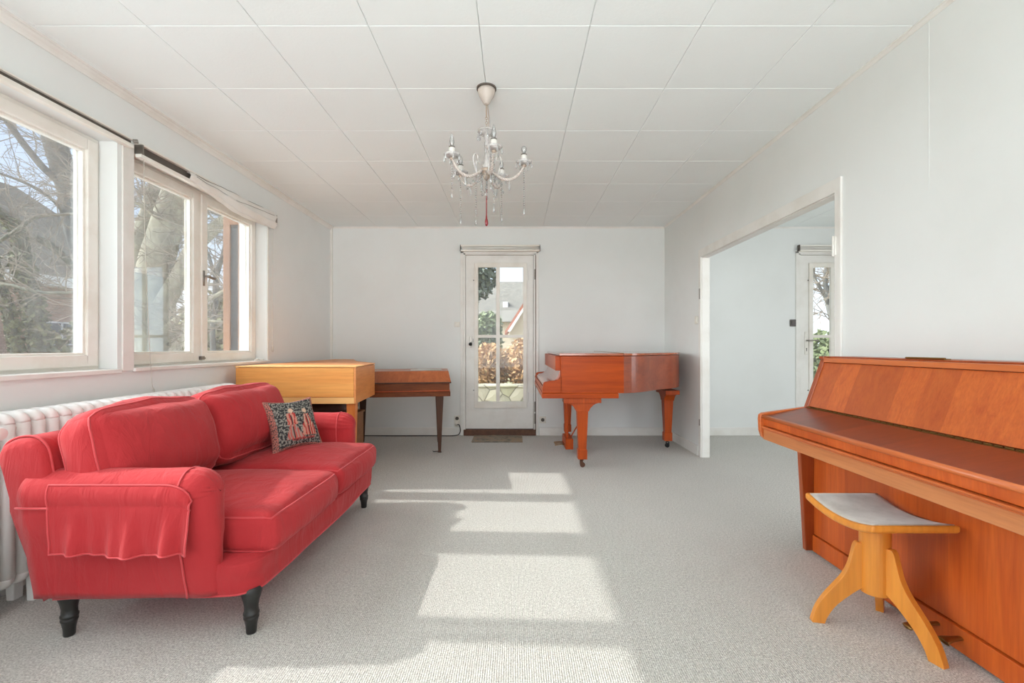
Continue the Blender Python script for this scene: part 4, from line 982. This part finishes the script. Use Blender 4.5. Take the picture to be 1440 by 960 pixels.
for ai, ang in enumerate((-76, -4, 68, 140, 212)):
    A = math.radians(ang); d = Vector((math.cos(A), math.sin(A), 0))
    P = lambda r_, z: C0+d*r_+Vector((0, 0, z))
    pts = smoothpoly([P(.028, 2.004), P(.055, 1.985), P(.085, 1.965), P(.12, 1.958), P(.155, 1.968), P(.185, 1.995), P(AR, 2.030)], 7)
    mb = MB()
    for sft in range(3):
        w = []
        for k, p_ in enumerate(pts):
            t_ = k*.75+sft*2*PI/3; sd = Vector((-d.y, d.x, 0)); w.append(p_+sd*math.cos(t_)*.0045+Vector((0,0,1))*math.sin(t_)*.0045)
        mb.tube(w, .0045, 6)
    arm_ = obj('arm', mb, M['rose'], ch, smooth=True)
    # upward scroll
    mb = MB(); sc = smoothpoly([P(.060, 1.984), P(.072, 2.02), P(.082, 2.055), P(.072, 2.085), P(.055, 2.08), P(.054, 2.063)], 6); mb.tube(sc, .0036, 6); obj('scroll', mb, M['milky'], arm_, smooth=True)
    e = P(AR, 0)
    mb = MB(); mb.lathe((e.x, e.y, 2.028), [(.004,-.006),(.010,-.002),(.012,.004),(.008,.008)], 14); obj('cup', mb, M['antique'], arm_, smooth=True)
    mb = MB(); mb.lathe((e.x, e.y, 2.040), [(.007,-.004),(.020,-.003),(.036,.002),(.044,.012),(.042,.014),(.034,.005),(.018,.001),(.009,.001)], 24); obj('drip_pan', mb, M['milky'], arm_, smooth=True)
    mb = MB(); mb.lathe((e.x, e.y, 2.042), [(.0150,0),(.0158,.003),(.0158,.048),(.014,.050)], 18); obj('candle_sleeve', mb, M['candle'], arm_, smooth=False, bevel=.001)
    mb = MB(); mb.lathe((e.x, e.y, 2.0925), [(.0162,-.006),(.0162,.0),(.004,.001)], 18); obj('sleeve_rim', mb, M['shadow'], arm_)
    mb = MB()
    if ang in (-4, 212, -76):
        if ang == -4: mb.lathe((e.x, e.y, 2.095), [(.006,0),(.010,.008),(.016,.02),(.016,.030),(.010,.040),(.0005,.043)], 16)
        else: mb.lathe((e.x, e.y, 2.095), [(.006,0),(.010,.010),(.0125,.024),(.010,.045),(.004,.064),(.0005,.074)], 16)
    else: mb.lathe((e.x, e.y, 2.095), [(.006,0),(.0105,.010),(.0125,.022),(.009,.038),(.003,.050),(.0005,.054)], 16)
    obj('bulb', mb, M['crystal'], arm_, smooth=True)
    for k in range(6):
        mb = MB(); a = 2*PI*k/6+ai; q = (e.x+.041*math.cos(a), e.y+.041*math.sin(a), 2.050); bead(mb, q, .0035); drop(mb, (q[0], q[1], q[2]-.002), .034, .0055); obj('crystal_drop', mb, M['crystal'], arm_)
    mb = MB(); m_ = P(.125, 1.955); bead(mb, m_, .004); drop(mb, (m_.x, m_.y, m_.z-.003), .055, .007); obj('crystal_drop', mb, M['crystal'], arm_)
    mb = MB(); L = (.30, .26, .24, .27, .20)[ai]; strand(mb, (e.x, e.y, 2.022), L); obj('bead_strand', mb, M['crystal'], arm_)
for k in range(6):
    mb = MB(); a = 2*PI*k/6+.5; q0 = Vector((CXc+.030*math.cos(a), CYc+.030*math.sin(a), 1.998)); strand(mb, tuple(q0), (.09, .14, .10)[k % 3], .03, .0065); obj('bead_strand', mb, M['crystal'], ch)
for ang in (-76, -4, 68, 140, 212):      # looped bead swags below the hub
    A = math.radians(ang+36); mb = MB(); sw = []
    for k in range(13):
        t_ = k/12; r_ = .035+.075*math.sin(PI*t_*.9); z = 2.0-.075*math.sin(PI*t_)-.03*t_; q0 = (CXc+r_*math.cos(A+.5*(t_-.5)), CYc+r_*math.sin(A+.5*(t_-.5)), z); sw.append(q0); bead(mb, q0, .0045)
    mb.tube(sw, .0008, 4); obj('bead_swag', mb, M['crystal'], ch)
mb = MB(); strand(mb, (CXc-.055, CYc-.03, 1.985), .285, .035, .007); obj('bead_strand', mb, M['crystal'], ch)
mb = MB(); strand(mb, (CXc, CYc, 1.955), .05, .01, .006, .006); obj('centre_beads', mb, M['crystal'], ch)
mb = MB(); mb.lathe((CXc, CYc, 0), [(.0005, 1.706), (.006, 1.710), (.0095, 1.722), (.0085, 1.736), (.005, 1.748), (.0032, 1.77), (.0028, 1.83), (.0022, 1.905)], 14); obj('red_drop', mb, M['red_drop'], ch, smooth=True)

# ------------------------------------------------------------------ outside
GZ = -.18
s = N('garden_ground'); v = s.coord(); s.set(Roughness=.95)
s.base(s.ramp(s.noise(v, 1.5, 7, .7), [(.3, srgb(96,98,62)), (.5, srgb(142,134,98)), (.7, srgb(168,156,128))])); M['ground'] = s.m
mb = MB(); mb.box((-60, -30, GZ-.3), (-2.6, 90, GZ)); mb.box((-2.6, YB+.22, GZ-.3), (60, 90, GZ)); g = struct('ground', mb, M['ground'])
def barkmat(name, a, b, c3):
    s = N(name); s.set(Roughness=.9); v = s.coord((1,1,.35)); n_ = s.noise(v, 9, 6, .65)
    s.base(s.ramp(n_, [(.3, a), (.52, b), (.7, c3)])); s.bump(n_, .5, .03); return s.m
M['bark1'] = barkmat('grey_bark', srgb(74,72,70), srgb(112,110,106), srgb(140,138,130))
M['bark2'] = barkmat('pale_beech_bark', srgb(104,98,84), srgb(150,143,124), srgb(178,172,150))
M['ivy'] = barkmat('ivy_covered_bark', srgb(58,60,50), srgb(98,96,80), srgb(128,122,104))
M['lf_ivy'] = plain('ivy_leaves', srgb(112,112,82), .7, var=.5, vs=14)
M['twig'] = plain('twig_bark', srgb(136,124,110), .9, var=.3, vs=5)
def tree(name, label, limbs, bark, ntw, seed, tw=.010, group='garden trees', spread=1.0, levels=3, L0=1.2, gz=GZ):
    """limbs: lists of (px, py, depth, width px) read as real points, trunk first"""
    R = random.Random(seed); L3 = []
    for lb in limbs:
        pts = [W(a, b, c) for a, b, c, w in lb]; rr = [w/2/F*c for a, b, c, w in lb]
        if lb is limbs[0]:
            b0 = pts[0].copy(); pts = [Vector((b0.x, b0.y, gz-.02))]+pts; rr = [rr[0]*1.25]+rr
        sp_ = smoothpoly(pts, 5); rs = []
        for k in range(len(sp_)): 
            f_ = k/5; i = min(int(f_), len(rr)-2); rs.append(rr[i]+(rr[i+1]-rr[i])*(f_-i))
        L3.append((sp_, rs))
    root = thing(name, label, 'tree', L3[0][0][0], group)
    mb = MB()
    for sp_, rs in L3: mb.tube([p_+Vector((noise.noise(p_*2), noise.noise(p_*2+Vector((5,5,5))), 0))*.04 for p_ in sp_], rs, 12)
    obj('trunk', mb, bark, root, smooth=True)
    if 'ivy' in label:
        mb = MB()
        for k in range(2600):
            sp_, rs = R.choice(L3[:1]*3+L3[2:3]); i = R.randint(0, len(sp_)-1); a_ = R.uniform(0, 2*PI); rr_ = rs[i]*R.uniform(.95, 1.35)
            p_ = sp_[i].lerp(sp_[min(i+1, len(sp_)-1)], R.random())+Vector((math.cos(a_)*rr_, math.sin(a_)*rr_, R.uniform(-.1,.1)))
            if p_.z > 2.6 and R.random() < .85: continue
            u_ = Vector((R.gauss(0,1), R.gauss(0,1), R.gauss(0,1))).normalized()*.045; v_ = u_.cross(Vector((R.gauss(0,1), R.gauss(0,1), R.gauss(0,1)))).normalized()*.03
            mb.add([p_-u_, p_+v_, p_+u_, p_-v_], [(0,1,2,3)])
        obj('ivy', mb, M['lf_ivy'], root)
    mb = MB()
    def grow(p, d, L, r, lev):
        n = 5; pts = [p]; rs = [r]; q = p.copy(); dd = d.copy()
        for k in range(n):
            dd = (dd+Vector((R.uniform(-.28,.28), R.uniform(-.28,.28), R.uniform(-.22,.26)))).normalized(); q = q+dd*(L/n); pts.append(q.copy()); rs.append(r*(1-.8*(k+1)/n)+.002)
        mb.tube(pts, rs, 4, False)
        if lev > 0:
            for k in range(R.choice((3, 4, 5))):
                i = R.randint(1, n); nd = (dd+Vector((R.uniform(-1,1), R.uniform(-1,1), R.uniform(-.7,.8)))*.9).normalized()
                grow(pts[i], nd, L*R.uniform(.45,.7), rs[i]*.65, lev-1)
    for k in range(ntw):
        sp_, rs = R.choice(L3); i = R.randint(len(sp_)//4, len(sp_)-1)
        nd = Vector((R.uniform(-1,1), R.uniform(-1,.6), R.uniform(-.5,.9))).normalized()
        grow(sp_[i], nd, L0*R.uniform(.5,1.2)*spread, min(tw, rs[i]*.4), levels-1)
    obj('twigs', mb, M['twig'], root)
    return root
tree('bare_tree', 'tall grey bare tree seen through the nearer left window', [
    [(118,498,8.2,14),(114,420,8.2,15),(108,350,8.1,17),(98,285,8.1,24),(84,225,8,27),(70,170,8,26),(58,90,8,24),(50,10,8,18)],
    [(92,262,8,9),(62,236,7.8,9),(32,198,7.6,8),(0,160,7.4,7),(-40,110,7.3,5)],
    [(94,262,8,11),(112,246,8.1,10),(135,230,8.3,9),(160,205,8.5,7)],
    [(98,290,8.1,14),(106,262,8.3,13),(122,250,8.5,11),(150,235,8.7,8)],
    [(70,180,8,7),(40,172,7.6,6),(0,166,7.3,5),(-50,150,7.1,4)],
    [(90,300,8,4),(60,270,7.5,4),(20,250,7.2,3.5),(-20,240,7,3)]], M['bark1'], 50, 11, .008)
tree('bare_tree', 'ivy-covered dark trunk low in the nearer left window', [
    [(56,500,7.6,24),(50,450,7.6,22),(40,400,7.6,20),(29,360,7.6,19),(31,335,7.6,16),(18,315,7.5,15),(-5,298,7.4,13),(-60,250,7.2,10)],
    [(30,345,7.6,13),(50,335,7.7,11),(80,352,7.8,10),(110,385,8,8),(125,420,8.1,5)],
    [(24,495,7.4,12),(12,440,7.4,10),(2,400,7.4,8),(-15,340,7.4,8)],
    [(-20,396,6.6,4.5),(20,402,6.6,4.5),(60,411,6.6,4.5),(115,410,6.6,4),(150,406,6.6,3)],
    [(-10,345,6.8,5),(25,322,6.8,5),(50,305,6.9,5),(90,302,7,4),(125,302,7,4),(170,310,7.1,3)]], M['ivy'], 46, 12, .007, L0=.9)
tree('bare_tree', 'thick pale forked beech trunk behind the window with two sashes', [
    [(222,500,6.5,54),(218,450,6.5,50),(216,400,6.5,46),(228,340,6.5,40),(244,290,6.5,40),(262,240,6.5,38),(275,190,6.5,34),(285,120,6.5,28)],
    [(226,430,6.4,26),(252,392,6.4,22),(272,352,6.4,19),(300,318,6.4,16),(335,300,6.4,11),(380,282,6.4,7)],
    [(200,420,6.7,24),(200,340,6.8,26),(210,290,6.9,20),(226,240,7,15),(235,190,7,10)],
    [(240,300,6.5,9),(226,306,6.3,8),(208,294,6.1,6),(185,283,6,4),(150,280,5.9,3)],
    [(230,466,6.4,9),(262,440,6.3,7),(300,418,6.2,6),(330,402,6.1,4),(360,395,6,3)],
    [(236,500,6.3,7),(262,468,6.2,6),(290,452,6.1,4),(330,454,6,3)]], M['bark2'], 80, 13, .008, L0=1.0)
tree('bare_tree', 'thin bare tree farther off in the gap between the beech limbs', [
    [(300,470,11,7),(304,400,11,7),(312,360,11,6),(330,300,11,5),(340,240,11,4)],
    [(304,390,11,5),(286,340,11,4),(270,290,11,4),(262,240,11,3)], [(308,370,11,4),(335,345,11,3),(352,320,11,2)]], M['bark1'], 70, 14, .012, L0=1.5)
tree('bare_tree', 'thin bare tree behind the adjoining room door glass', [
    [(1172,480,9.5,8),(1168,440,9.5,7),(1160,400,9.5,6),(1166,350,9.5,5),(1172,300,9.5,4)],
    [(1166,430,9.5,5),(1150,400,9.4,4),(1140,370,9.4,3)], [(1162,410,9.5,4),(1180,380,9.5,3)]], M['bark1'], 60, 15, .010, L0=.8)
# leafy masses
def leafmat(name, cols):
    s = N(name); s.set(Roughness=.7); nn = s.noise(s.coord(), 6, 4, .7); n2 = s.noise(s.coord(), 40, 2)
    k = len(cols); s.base(s.ramp(s.mix(.5, nn, n2), [(.34+.32*i/(k-1), c_) for i, c_ in enumerate(cols)])); return s.m
def leafy(name, label, cat, c, rad, n, size, mat, seed, group=None, stem=True, shape=None):
    R = random.Random(seed); c = Vector(c); t_ = thing(name, label, cat, (c.x, c.y, GZ), group); mb = MB()
    for k in range(n):
        u = R.gauss(0,1), R.gauss(0,1), R.gauss(0,1); L = math.sqrt(sum(a*a for a in u)); rr = R.random()**.33
        p_ = Vector((u[0]/L*rad[0]*rr, u[1]/L*rad[1]*rr, u[2]/L*rad[2]*rr))
        p_ *= 1+.22*noise.noise(p_*1.6+Vector((seed, 0, 0)))
        p_ += c
        if p_.z < GZ: p_.z = GZ+R.random()*.2
        a = Vector((R.gauss(0,1), R.gauss(0,1), R.gauss(0,1))).normalized()*size; b = a.cross(Vector((R.gauss(0,1), R.gauss(0,1), R.gauss(0,1)))).normalized()*size*.5
        mb.add([p_-a, p_+b, p_+a, p_-b], [(0,1,2,3)])
    obj('foliage', mb, mat, t_)
    if cat == 'tree': mb = MB(); mb.tube(smoothpoly([(c.x, c.y, GZ-.02), (c.x-.05, c.y, 1.2), c], 5), .035, 8); obj('trunk', mb, M['bark1'], t_)
    elif stem:
        mb = MB()
        for k in range(9):
            e = c+Vector((R.uniform(-.7,.7)*rad[0], R.uniform(-.7,.7)*rad[1], R.uniform(-.1,.7)*rad[2])); b0 = Vector((c.x+R.uniform(-.15,.15)*rad[0], c.y+R.uniform(-.1,.1)*rad[1], GZ-.02)); mb.tube(smoothpoly([b0, (b0+e)/2+Vector((R.uniform(-.1,.1), R.uniform(-.1,.1), 0)), e], 4), [.03*max(.5, rad[2])]*5+[.01]*4, 5)
        obj('stems', mb, M['twig'], t_)
    return t_
M['lf_green'] = leafmat('evergreen_leaves', [srgb(72,84,52), srgb(108,118,78), srgb(142,146,110)])
M['lf_dk'] = leafmat('dark_tree_leaves', [srgb(62,72,56), srgb(92,100,84), srgb(120,126,108)])
M['lf_or'] = leafmat('rusty_hedge_leaves', [srgb(110,106,66), srgb(176,134,86), srgb(206,160,112), srgb(140,140,84)])
M['lf_olive'] = leafmat('olive_hedge_leaves', [srgb(98,98,62), srgb(138,134,92), srgb(164,156,120)])
leafy('hedge', 'olive green hedge mass low in the farther sash', 'hedge', (-8.8, 15.2, 1.1), (2.6, 1.6, 2.0), 5000, .16, M['lf_olive'], 21)
leafy('hedge', 'broad green hedge at the foot of the pale house', 'hedge', (-14.8, 17.0, .6), (1.4, 3.0, 1.4), 3000, .14, M['lf_olive'], 22)
leafy('bush', 'rusty orange leaved bush left of the door glazing bar behind the stone wall', 'bush', W(688, 520, 10.4), (.54, .5, .60), 2400, .062, M['lf_or'], 23)
leafy('bush', 'rusty orange leaved bush right of the door glazing bar behind the stone wall', 'bush', W(740, 516, 10.3), (.50, .5, .68), 2400, .062, M['lf_or'], 24)
leafy('shrub', 'grey-green shrub before the dark roof behind the door', 'shrub', W(685, 470, 12.5), (.45, .5, .62), 1500, .08, M['lf_green'], 25)
leafy('shrub', 'low green shrub between the rusty bushes and the stone wall', 'shrub', W(652, 505, 11.6), (.4, .35, .62), 1300, .08, M['lf_green'], 26)
leafy('evergreen_tree', 'dark leafy tree crown at the top left of the door glass', 'tree', W(672, 392, 9.5), (.44, .5, .50), 900, .07, M['lf_dk'], 27)
leafy('hedge', 'pale green hedge behind the adjoining room door', 'hedge', W(1168, 520, 9.2), (.9, .5, .8), 2200, .08, M['lf_green'], 28)
s = N('pale_bounce_surface'); s.set(Roughness=.9); s.base(s.ramp(s.noise(s.coord(), 3, 5), [(.3, srgb(196,196,192)), (.7, srgb(222,222,218))])); M['bounce'] = s.m
mb = MB(); mb.box((-6.5, -4, GZ), (-2.6, 8.5, GZ+.03)); struct('added_bounce_slab', mb, M['bounce'])  # unseen pale slab, added to bounce light up to the ceiling
# stone retaining wall
s = N('rough_field_stone'); s.set(Roughness=.9); v = s.coord()
vo = s.n('TexVoronoi'); vo.inputs['Scale'].default_value = 3.6; s.l(v, vo.inputs['Vector'])
ve = s.n('TexVoronoi', feature='DISTANCE_TO_EDGE'); ve.inputs['Scale'].default_value = 3.6; s.l(v, ve.inputs['Vector'])
c = s.ramp(vo.outputs['Color'], [(.2, srgb(166,158,140)), (.40, srgb(160,156,118)), (.6, srgb(188,178,158)), (.85, srgb(206,196,172))])
c = s.mix(s.ramp(ve.outputs['Distance'], [(.0, (1,1,1,1)), (.06, (0,0,0,1))]), c, srgb(104,96,82)); s.base(c); s.bump(ve.outputs['Distance'], .8, .05); M['stone'] = s.m
mb = MB(); mb.box((-2.5, 9.0, GZ-.02), (3.6, 9.35, .24)); mb.box((-2.5, 8.97, .24), (3.6, 9.38, .29)); tag(obj('stone_wall', mb, M['stone'], bevel=.02, org=(0, 9.1, GZ)), 'low mossy garden wall of pale stone outside the glazed door', 'garden wall')

def tilemat(name, a, b, sc=3.0):
    s = N(name); s.set(Roughness=.85); br = s.n('TexBrick'); br.inputs['Scale'].default_value = sc
    br.inputs['Color1'].default_value = a; br.inputs['Color2'].default_value = b; br.inputs['Mortar'].default_value = tuple(x*.6 for x in a[:3])+(1,)
    br.inputs['Mortar Size'].default_value = .03; br.inputs['Row Height'].default_value = .35; br.inputs['Brick Width'].default_value = .5
    s.l(s.coord(kind='UV'), br.inputs['Vector']); s.base(br.outputs['Color']); return s.m
M['roof_grey'] = tilemat('weathered_roof_tiles', srgb(132,126,116), srgb(112,108,100))
M['roof_brown'] = tilemat('mossy_brown_roof_tiles', srgb(132,122,104), srgb(112,104,90), 2.0)
M['roof_red'] = tilemat('red_roof_tiles', srgb(186,118,92), srgb(168,100,78))
M['brick'] = tilemat('pale_clinker_brick', srgb(190,160,138), srgb(170,136,116), 4.0)
M['render'] = plain('cream_render', srgb(206,190,166), .85)
M['white'] = plain('white_fascia', srgb(228,228,226), .6)
M['winglass'] = plain('dark_house_glass', srgb(70,76,84), .1)
def uvbox(o, sc=1.0):
    me = o.data; uv = me.uv_layers.new(name='UVMap')
    for p in me.polygons:
        n = p.normal; ax = Vector((-n.y, n.x, 0)); ax = ax.normalized() if ax.length > .05 else Vector((1,0,0)); ay = n.cross(ax)
        for li in p.loop_indices:
            co_ = me.vertices[me.loops[li].vertex_index].co; uv.data[li].uv = (co_.dot(ax)*sc, co_.dot(ay)*sc)
    return o
def hwin(root, c, ax, w, h, n):
    """house window centred at c; ax = direction along the wall, n = outward normal"""
    c = Vector(c); ax = Vector(ax); n = Vector(n); up_ = Vector((0,0,1)); f = MB(); g_ = MB()
    Mx = Matrix((( ax.x, n.x, 0, c.x), (ax.y, n.y, 0, c.y), (0, 0, 1, c.z), (0,0,0,1)))
    b = .06
    for (x0, x1, z0, z1) in ((-w/2, -w/2+b, -h/2, h/2), (w/2-b, w/2, -h/2, h/2), (-w/2, w/2, -h/2, -h/2+b), (-w/2, w/2, h/2-b, h/2), (-b/2, b/2, -h/2, h/2)): f.box((x0, -.02, z0), (x1, .05, z1), Mx)
    g_.box((-w/2+b, -.01, -h/2+b), (w/2-b, .02, h/2-b), Mx)
    fr = obj('window', f, M['white'], root); obj('pane', g_, M['winglass'], fr)
# house to the left, parallel to this one
h1 = thing('neighbour_house', 'pale brick house with big weathered brown roof beyond the left windows', 'house', (-19.5, 16, GZ))
FX = -17.6; Y0h, Y1h = 4.0, 23.0
mb = MB(); mb.box((-26, Y0h, GZ-.02), (FX, Y1h, 3.35)); uvbox(obj('walls', mb, M['brick'], h1))
mb = MB(); E = .5; a = [(FX+E, Y0h-E), (FX+E, Y1h+E), (-26-E, Y1h+E), (-26-E, Y0h-E)]; z0, z1 = 3.62, 8.05
vs = [(x, y, z0) for x, y in a]+[(-21.9, Y0h+4, z1), (-21.9, Y1h-3.0, z1)]
mb.add(vs, [(0,1,5,4), (1,2,5), (2,3,4,5), (3,0,4), (3,2,1,0)]); uvbox(obj('roof', mb, M['roof_brown'], h1))
mb = MB(); mb.box((FX-.1, Y0h-E, 3.30), (FX+E+.02, Y1h+E, 3.66)); obj('eaves_board', mb, M['white'], h1)
for y in (7.0, 11.5, 14.6, 17.65, 20.7): hwin(h1, (FX+.03, y, 1.55), (0,1,0), 1.3, .9, (1,0,0))
mb = MB(); mb.box((-22.3, 9.5, 7.6), (-21.5, 10.3, 9.0)); uvbox(obj('chimney', mb, M['brick'], h1))
# house behind the door with grey roof, and a red gabled one in front of it
h2 = thing('tiled_house', 'house with large grey tiled roof seen through the door glass', 'house', (.5, 27, GZ))
z_r = CH+(CY-395)/F*26
xa, xb = (697-CX)/F*26, 3.5; z_e = CH+(CY-452)/F*24
mb = MB(); mb.box((-2.7, 24.4, GZ-.02), (5.5, 29.6, z_e)); obj('walls', mb, M['render'], h2)
mb = MB(); vs = [(-3.15, 24, z_e), (6, 24, z_e), (6, 30, z_e), (-3.15, 30, z_e), (xa, 27, z_r+.1), (5, 27, z_r+.1)]
mb.add(vs, [(0,1,5,4), (1,2,5), (2,3,4,5), (3,0,4), (3,2,1,0)]); uvbox(obj('roof', mb, M['roof_grey'], h2), 1.0)
mb = MB(); mb.box((-.66, 25.0, 2.9), (-.38, 25.4, 3.5)); obj('skylight', mb, M['white'], h2)
h3 = thing('gabled_house', 'small house with red tiled gable at the right of the door glass', 'house', (.9, 19.5, GZ))
gx0, gx1 = -.2, 1.9; Yg = 18.5; zg = CH+(CY-463)/F*Yg; zt_ = CH+(CY-405)/F*Yg; xm = .85
mb = MB(); mb.prism([(gx0, GZ-.02), (gx1, GZ-.02), (gx1, zg), (xm, zt_-.1), (gx0, zg)], Yg, Yg+2.4, 'y'); obj('walls', mb, M['render'], h3)
mb = MB(); t0 = .16
for sg in (-1, 1):
    xe = gx0-.2 if sg < 0 else gx1+.2; ze = zg-.17*1.4
    mb.prism([(xe, ze), (xm, zt_), (xm, zt_+t0), (xe, ze+t0)] if sg < 0 else [(xm, zt_), (xe, ze), (xe, ze+t0), (xm, zt_+t0)], Yg-.3, Yg+2.6, 'y')
uvbox(obj('roof', mb, M['roof_red'], h3))
mb = MB(); mb.prism([(gx0-.1, zg-.1), (gx0+.02, zg-.1), (xm, zt_-.14), (xm, zt_-.02)], Yg-.32, Yg-.28, 'y'); obj('verge_board', mb, M['white'], h3)
hwin(h3, (.62, Yg-.03, zg+.05), (1,0,0), .3, .5, (0,-1,0))
# shutter folded open outside the window with two sashes
sh = thing('open_shutter', 'brown wooden shutter standing open outside the farther window sash', 'shutter', (-2.46, 3.97, .95))
for (a_, b_) in (((-2.56, 4.0, .93), (-2.50, 4.035, 2.19)), ((-2.43, 4.0, .93), (-2.415, 4.035, 2.19))):
    mb = MB(); mb.box(a_, b_); obj('stile', mb, M['shut'], sh, bevel=.003)
for (a_, b_) in (((-2.5, 4.001, .93), (-2.43, 4.034, 1.0)), ((-2.5, 4.001, 2.12), (-2.43, 4.034, 2.19))):
    mb = MB(); mb.box(a_, b_); obj('cross_rail', mb, M['shut'], sh)
mb = MB(); mb.box((-2.5, 4.012, 1.0), (-2.43, 4.024, 2.12)); obj('panel', mb, M['black'], sh)

# ------------------------------------------------------------------ light
wd = bpy.data.worlds.new('sky'); SC.world = wd; wd.use_nodes = True; t = wd.node_tree; t.nodes.clear()
o = t.nodes.new('ShaderNodeOutputWorld'); bg = t.nodes.new('ShaderNodeBackground'); t.links.new(bg.outputs[0], o.inputs[0])
tc = t.nodes.new('ShaderNodeTexCoord'); sx = t.nodes.new('ShaderNodeSeparateXYZ'); t.links.new(tc.outputs['Generated'], sx.inputs[0])
cr = t.nodes.new('ShaderNodeValToRGB'); e = cr.color_ramp.elements; e[0].position = 0; e[0].color = (.86,.91,.98,1); e[1].position = .45; e[1].color = (.40,.58,.92,1)
k = e.new(.2); k.color = (.66,.79,.98,1)
nz = t.nodes.new('ShaderNodeTexNoise'); nz.inputs['Scale'].default_value = 2.4; nz.inputs['Detail'].default_value = 7; t.links.new(tc.outputs['Generated'], nz.inputs['Vector'])
cr2 = t.nodes.new('ShaderNodeValToRGB'); cr2.color_ramp.elements[0].position = .48; cr2.color_ramp.elements[1].position = .62; t.links.new(nz.outputs[0], cr2.inputs[0])
mx = t.nodes.new('ShaderNodeMixRGB'); mx.inputs[2].default_value = (.95,.96,1,1); t.links.new(sx.outputs[2], cr.inputs[0]); t.links.new(cr2.outputs[0], mx.inputs[0]); t.links.new(cr.outputs[0], mx.inputs[1]); t.links.new(mx.outputs[0], bg.inputs[0])
bg.inputs[1].default_value = 1.15
sd = bpy.data.lights.new('sun', 'SUN'); so = bpy.data.objects.new('sun', sd); COL.objects.link(so)
so.rotation_euler = Vector((-2.67, .12, 2.06)).to_track_quat('Z', 'Y').to_euler(); so.location = (-6, 3, 6); sd.energy = 2.5; sd.angle = math.radians(.8); sd.color = (1, .98, .94)
s2 = bpy.data.lights.new('skylight', 'SUN'); q2 = bpy.data.objects.new('skylight', s2); COL.objects.link(q2)  # broad second sun lamp, added to stand in for stronger sky light
q2.rotation_euler = Vector((-1, -.18, .50)).to_track_quat('Z', 'Y').to_euler(); q2.location = (-7, 2, 6); s2.energy = 11.0; s2.angle = math.radians(76); s2.color = (.92, .975, .985)
def area(name, loc, direction, sx_, sy_, e_, col=(1,1,1)):
    l = bpy.data.lights.new(name, 'AREA'); l.shape = 'RECTANGLE'; l.size = sx_; l.size_y = sy_; l.energy = e_; l.color = col
    q = bpy.data.objects.new(name, l); COL.objects.link(q); q.location = loc; q.rotation_euler = Vector(direction).to_track_quat('-Z', 'Z').to_euler(); return q
rw = area('added_rear_fill', (-.2, YF-.15, 1.3), (.05,1,.72), 3.3, 2.0, 58, (.94,.975,.98)); rw.data.spread = math.radians(110)  # fill lamp added behind the camera, tilted up towards the ceiling
area('added_adjoining_rear_fill', (3.3, YF-.15, 1.4), (0,1,.1), 2.1, 1.7, 24, (.98,.99,1))  # added fill lamp, out of view, brightens the adjoining room
area('added_adjoining_side_fill', (X2+.1, 2.5, 1.3), (-1,0,0), 2.1, 1.5, 25, (1,.98,.96))  # another added fill for the adjoining room, from its unseen side

vs_ = SC.view_settings; vs_.view_transform = 'Standard'; vs_.look = 'None'; vs_.gamma = 1; vs_.use_curve_mapping = False; vs_.exposure = .46
SC.cycles.max_bounces = 10; SC.cycles.diffuse_bounces = 6; SC.cycles.transparent_max_bounces = 24; SC.cycles.use_denoising = True
SC.cycles.caustics_reflective = False; SC.cycles.caustics_refractive = False
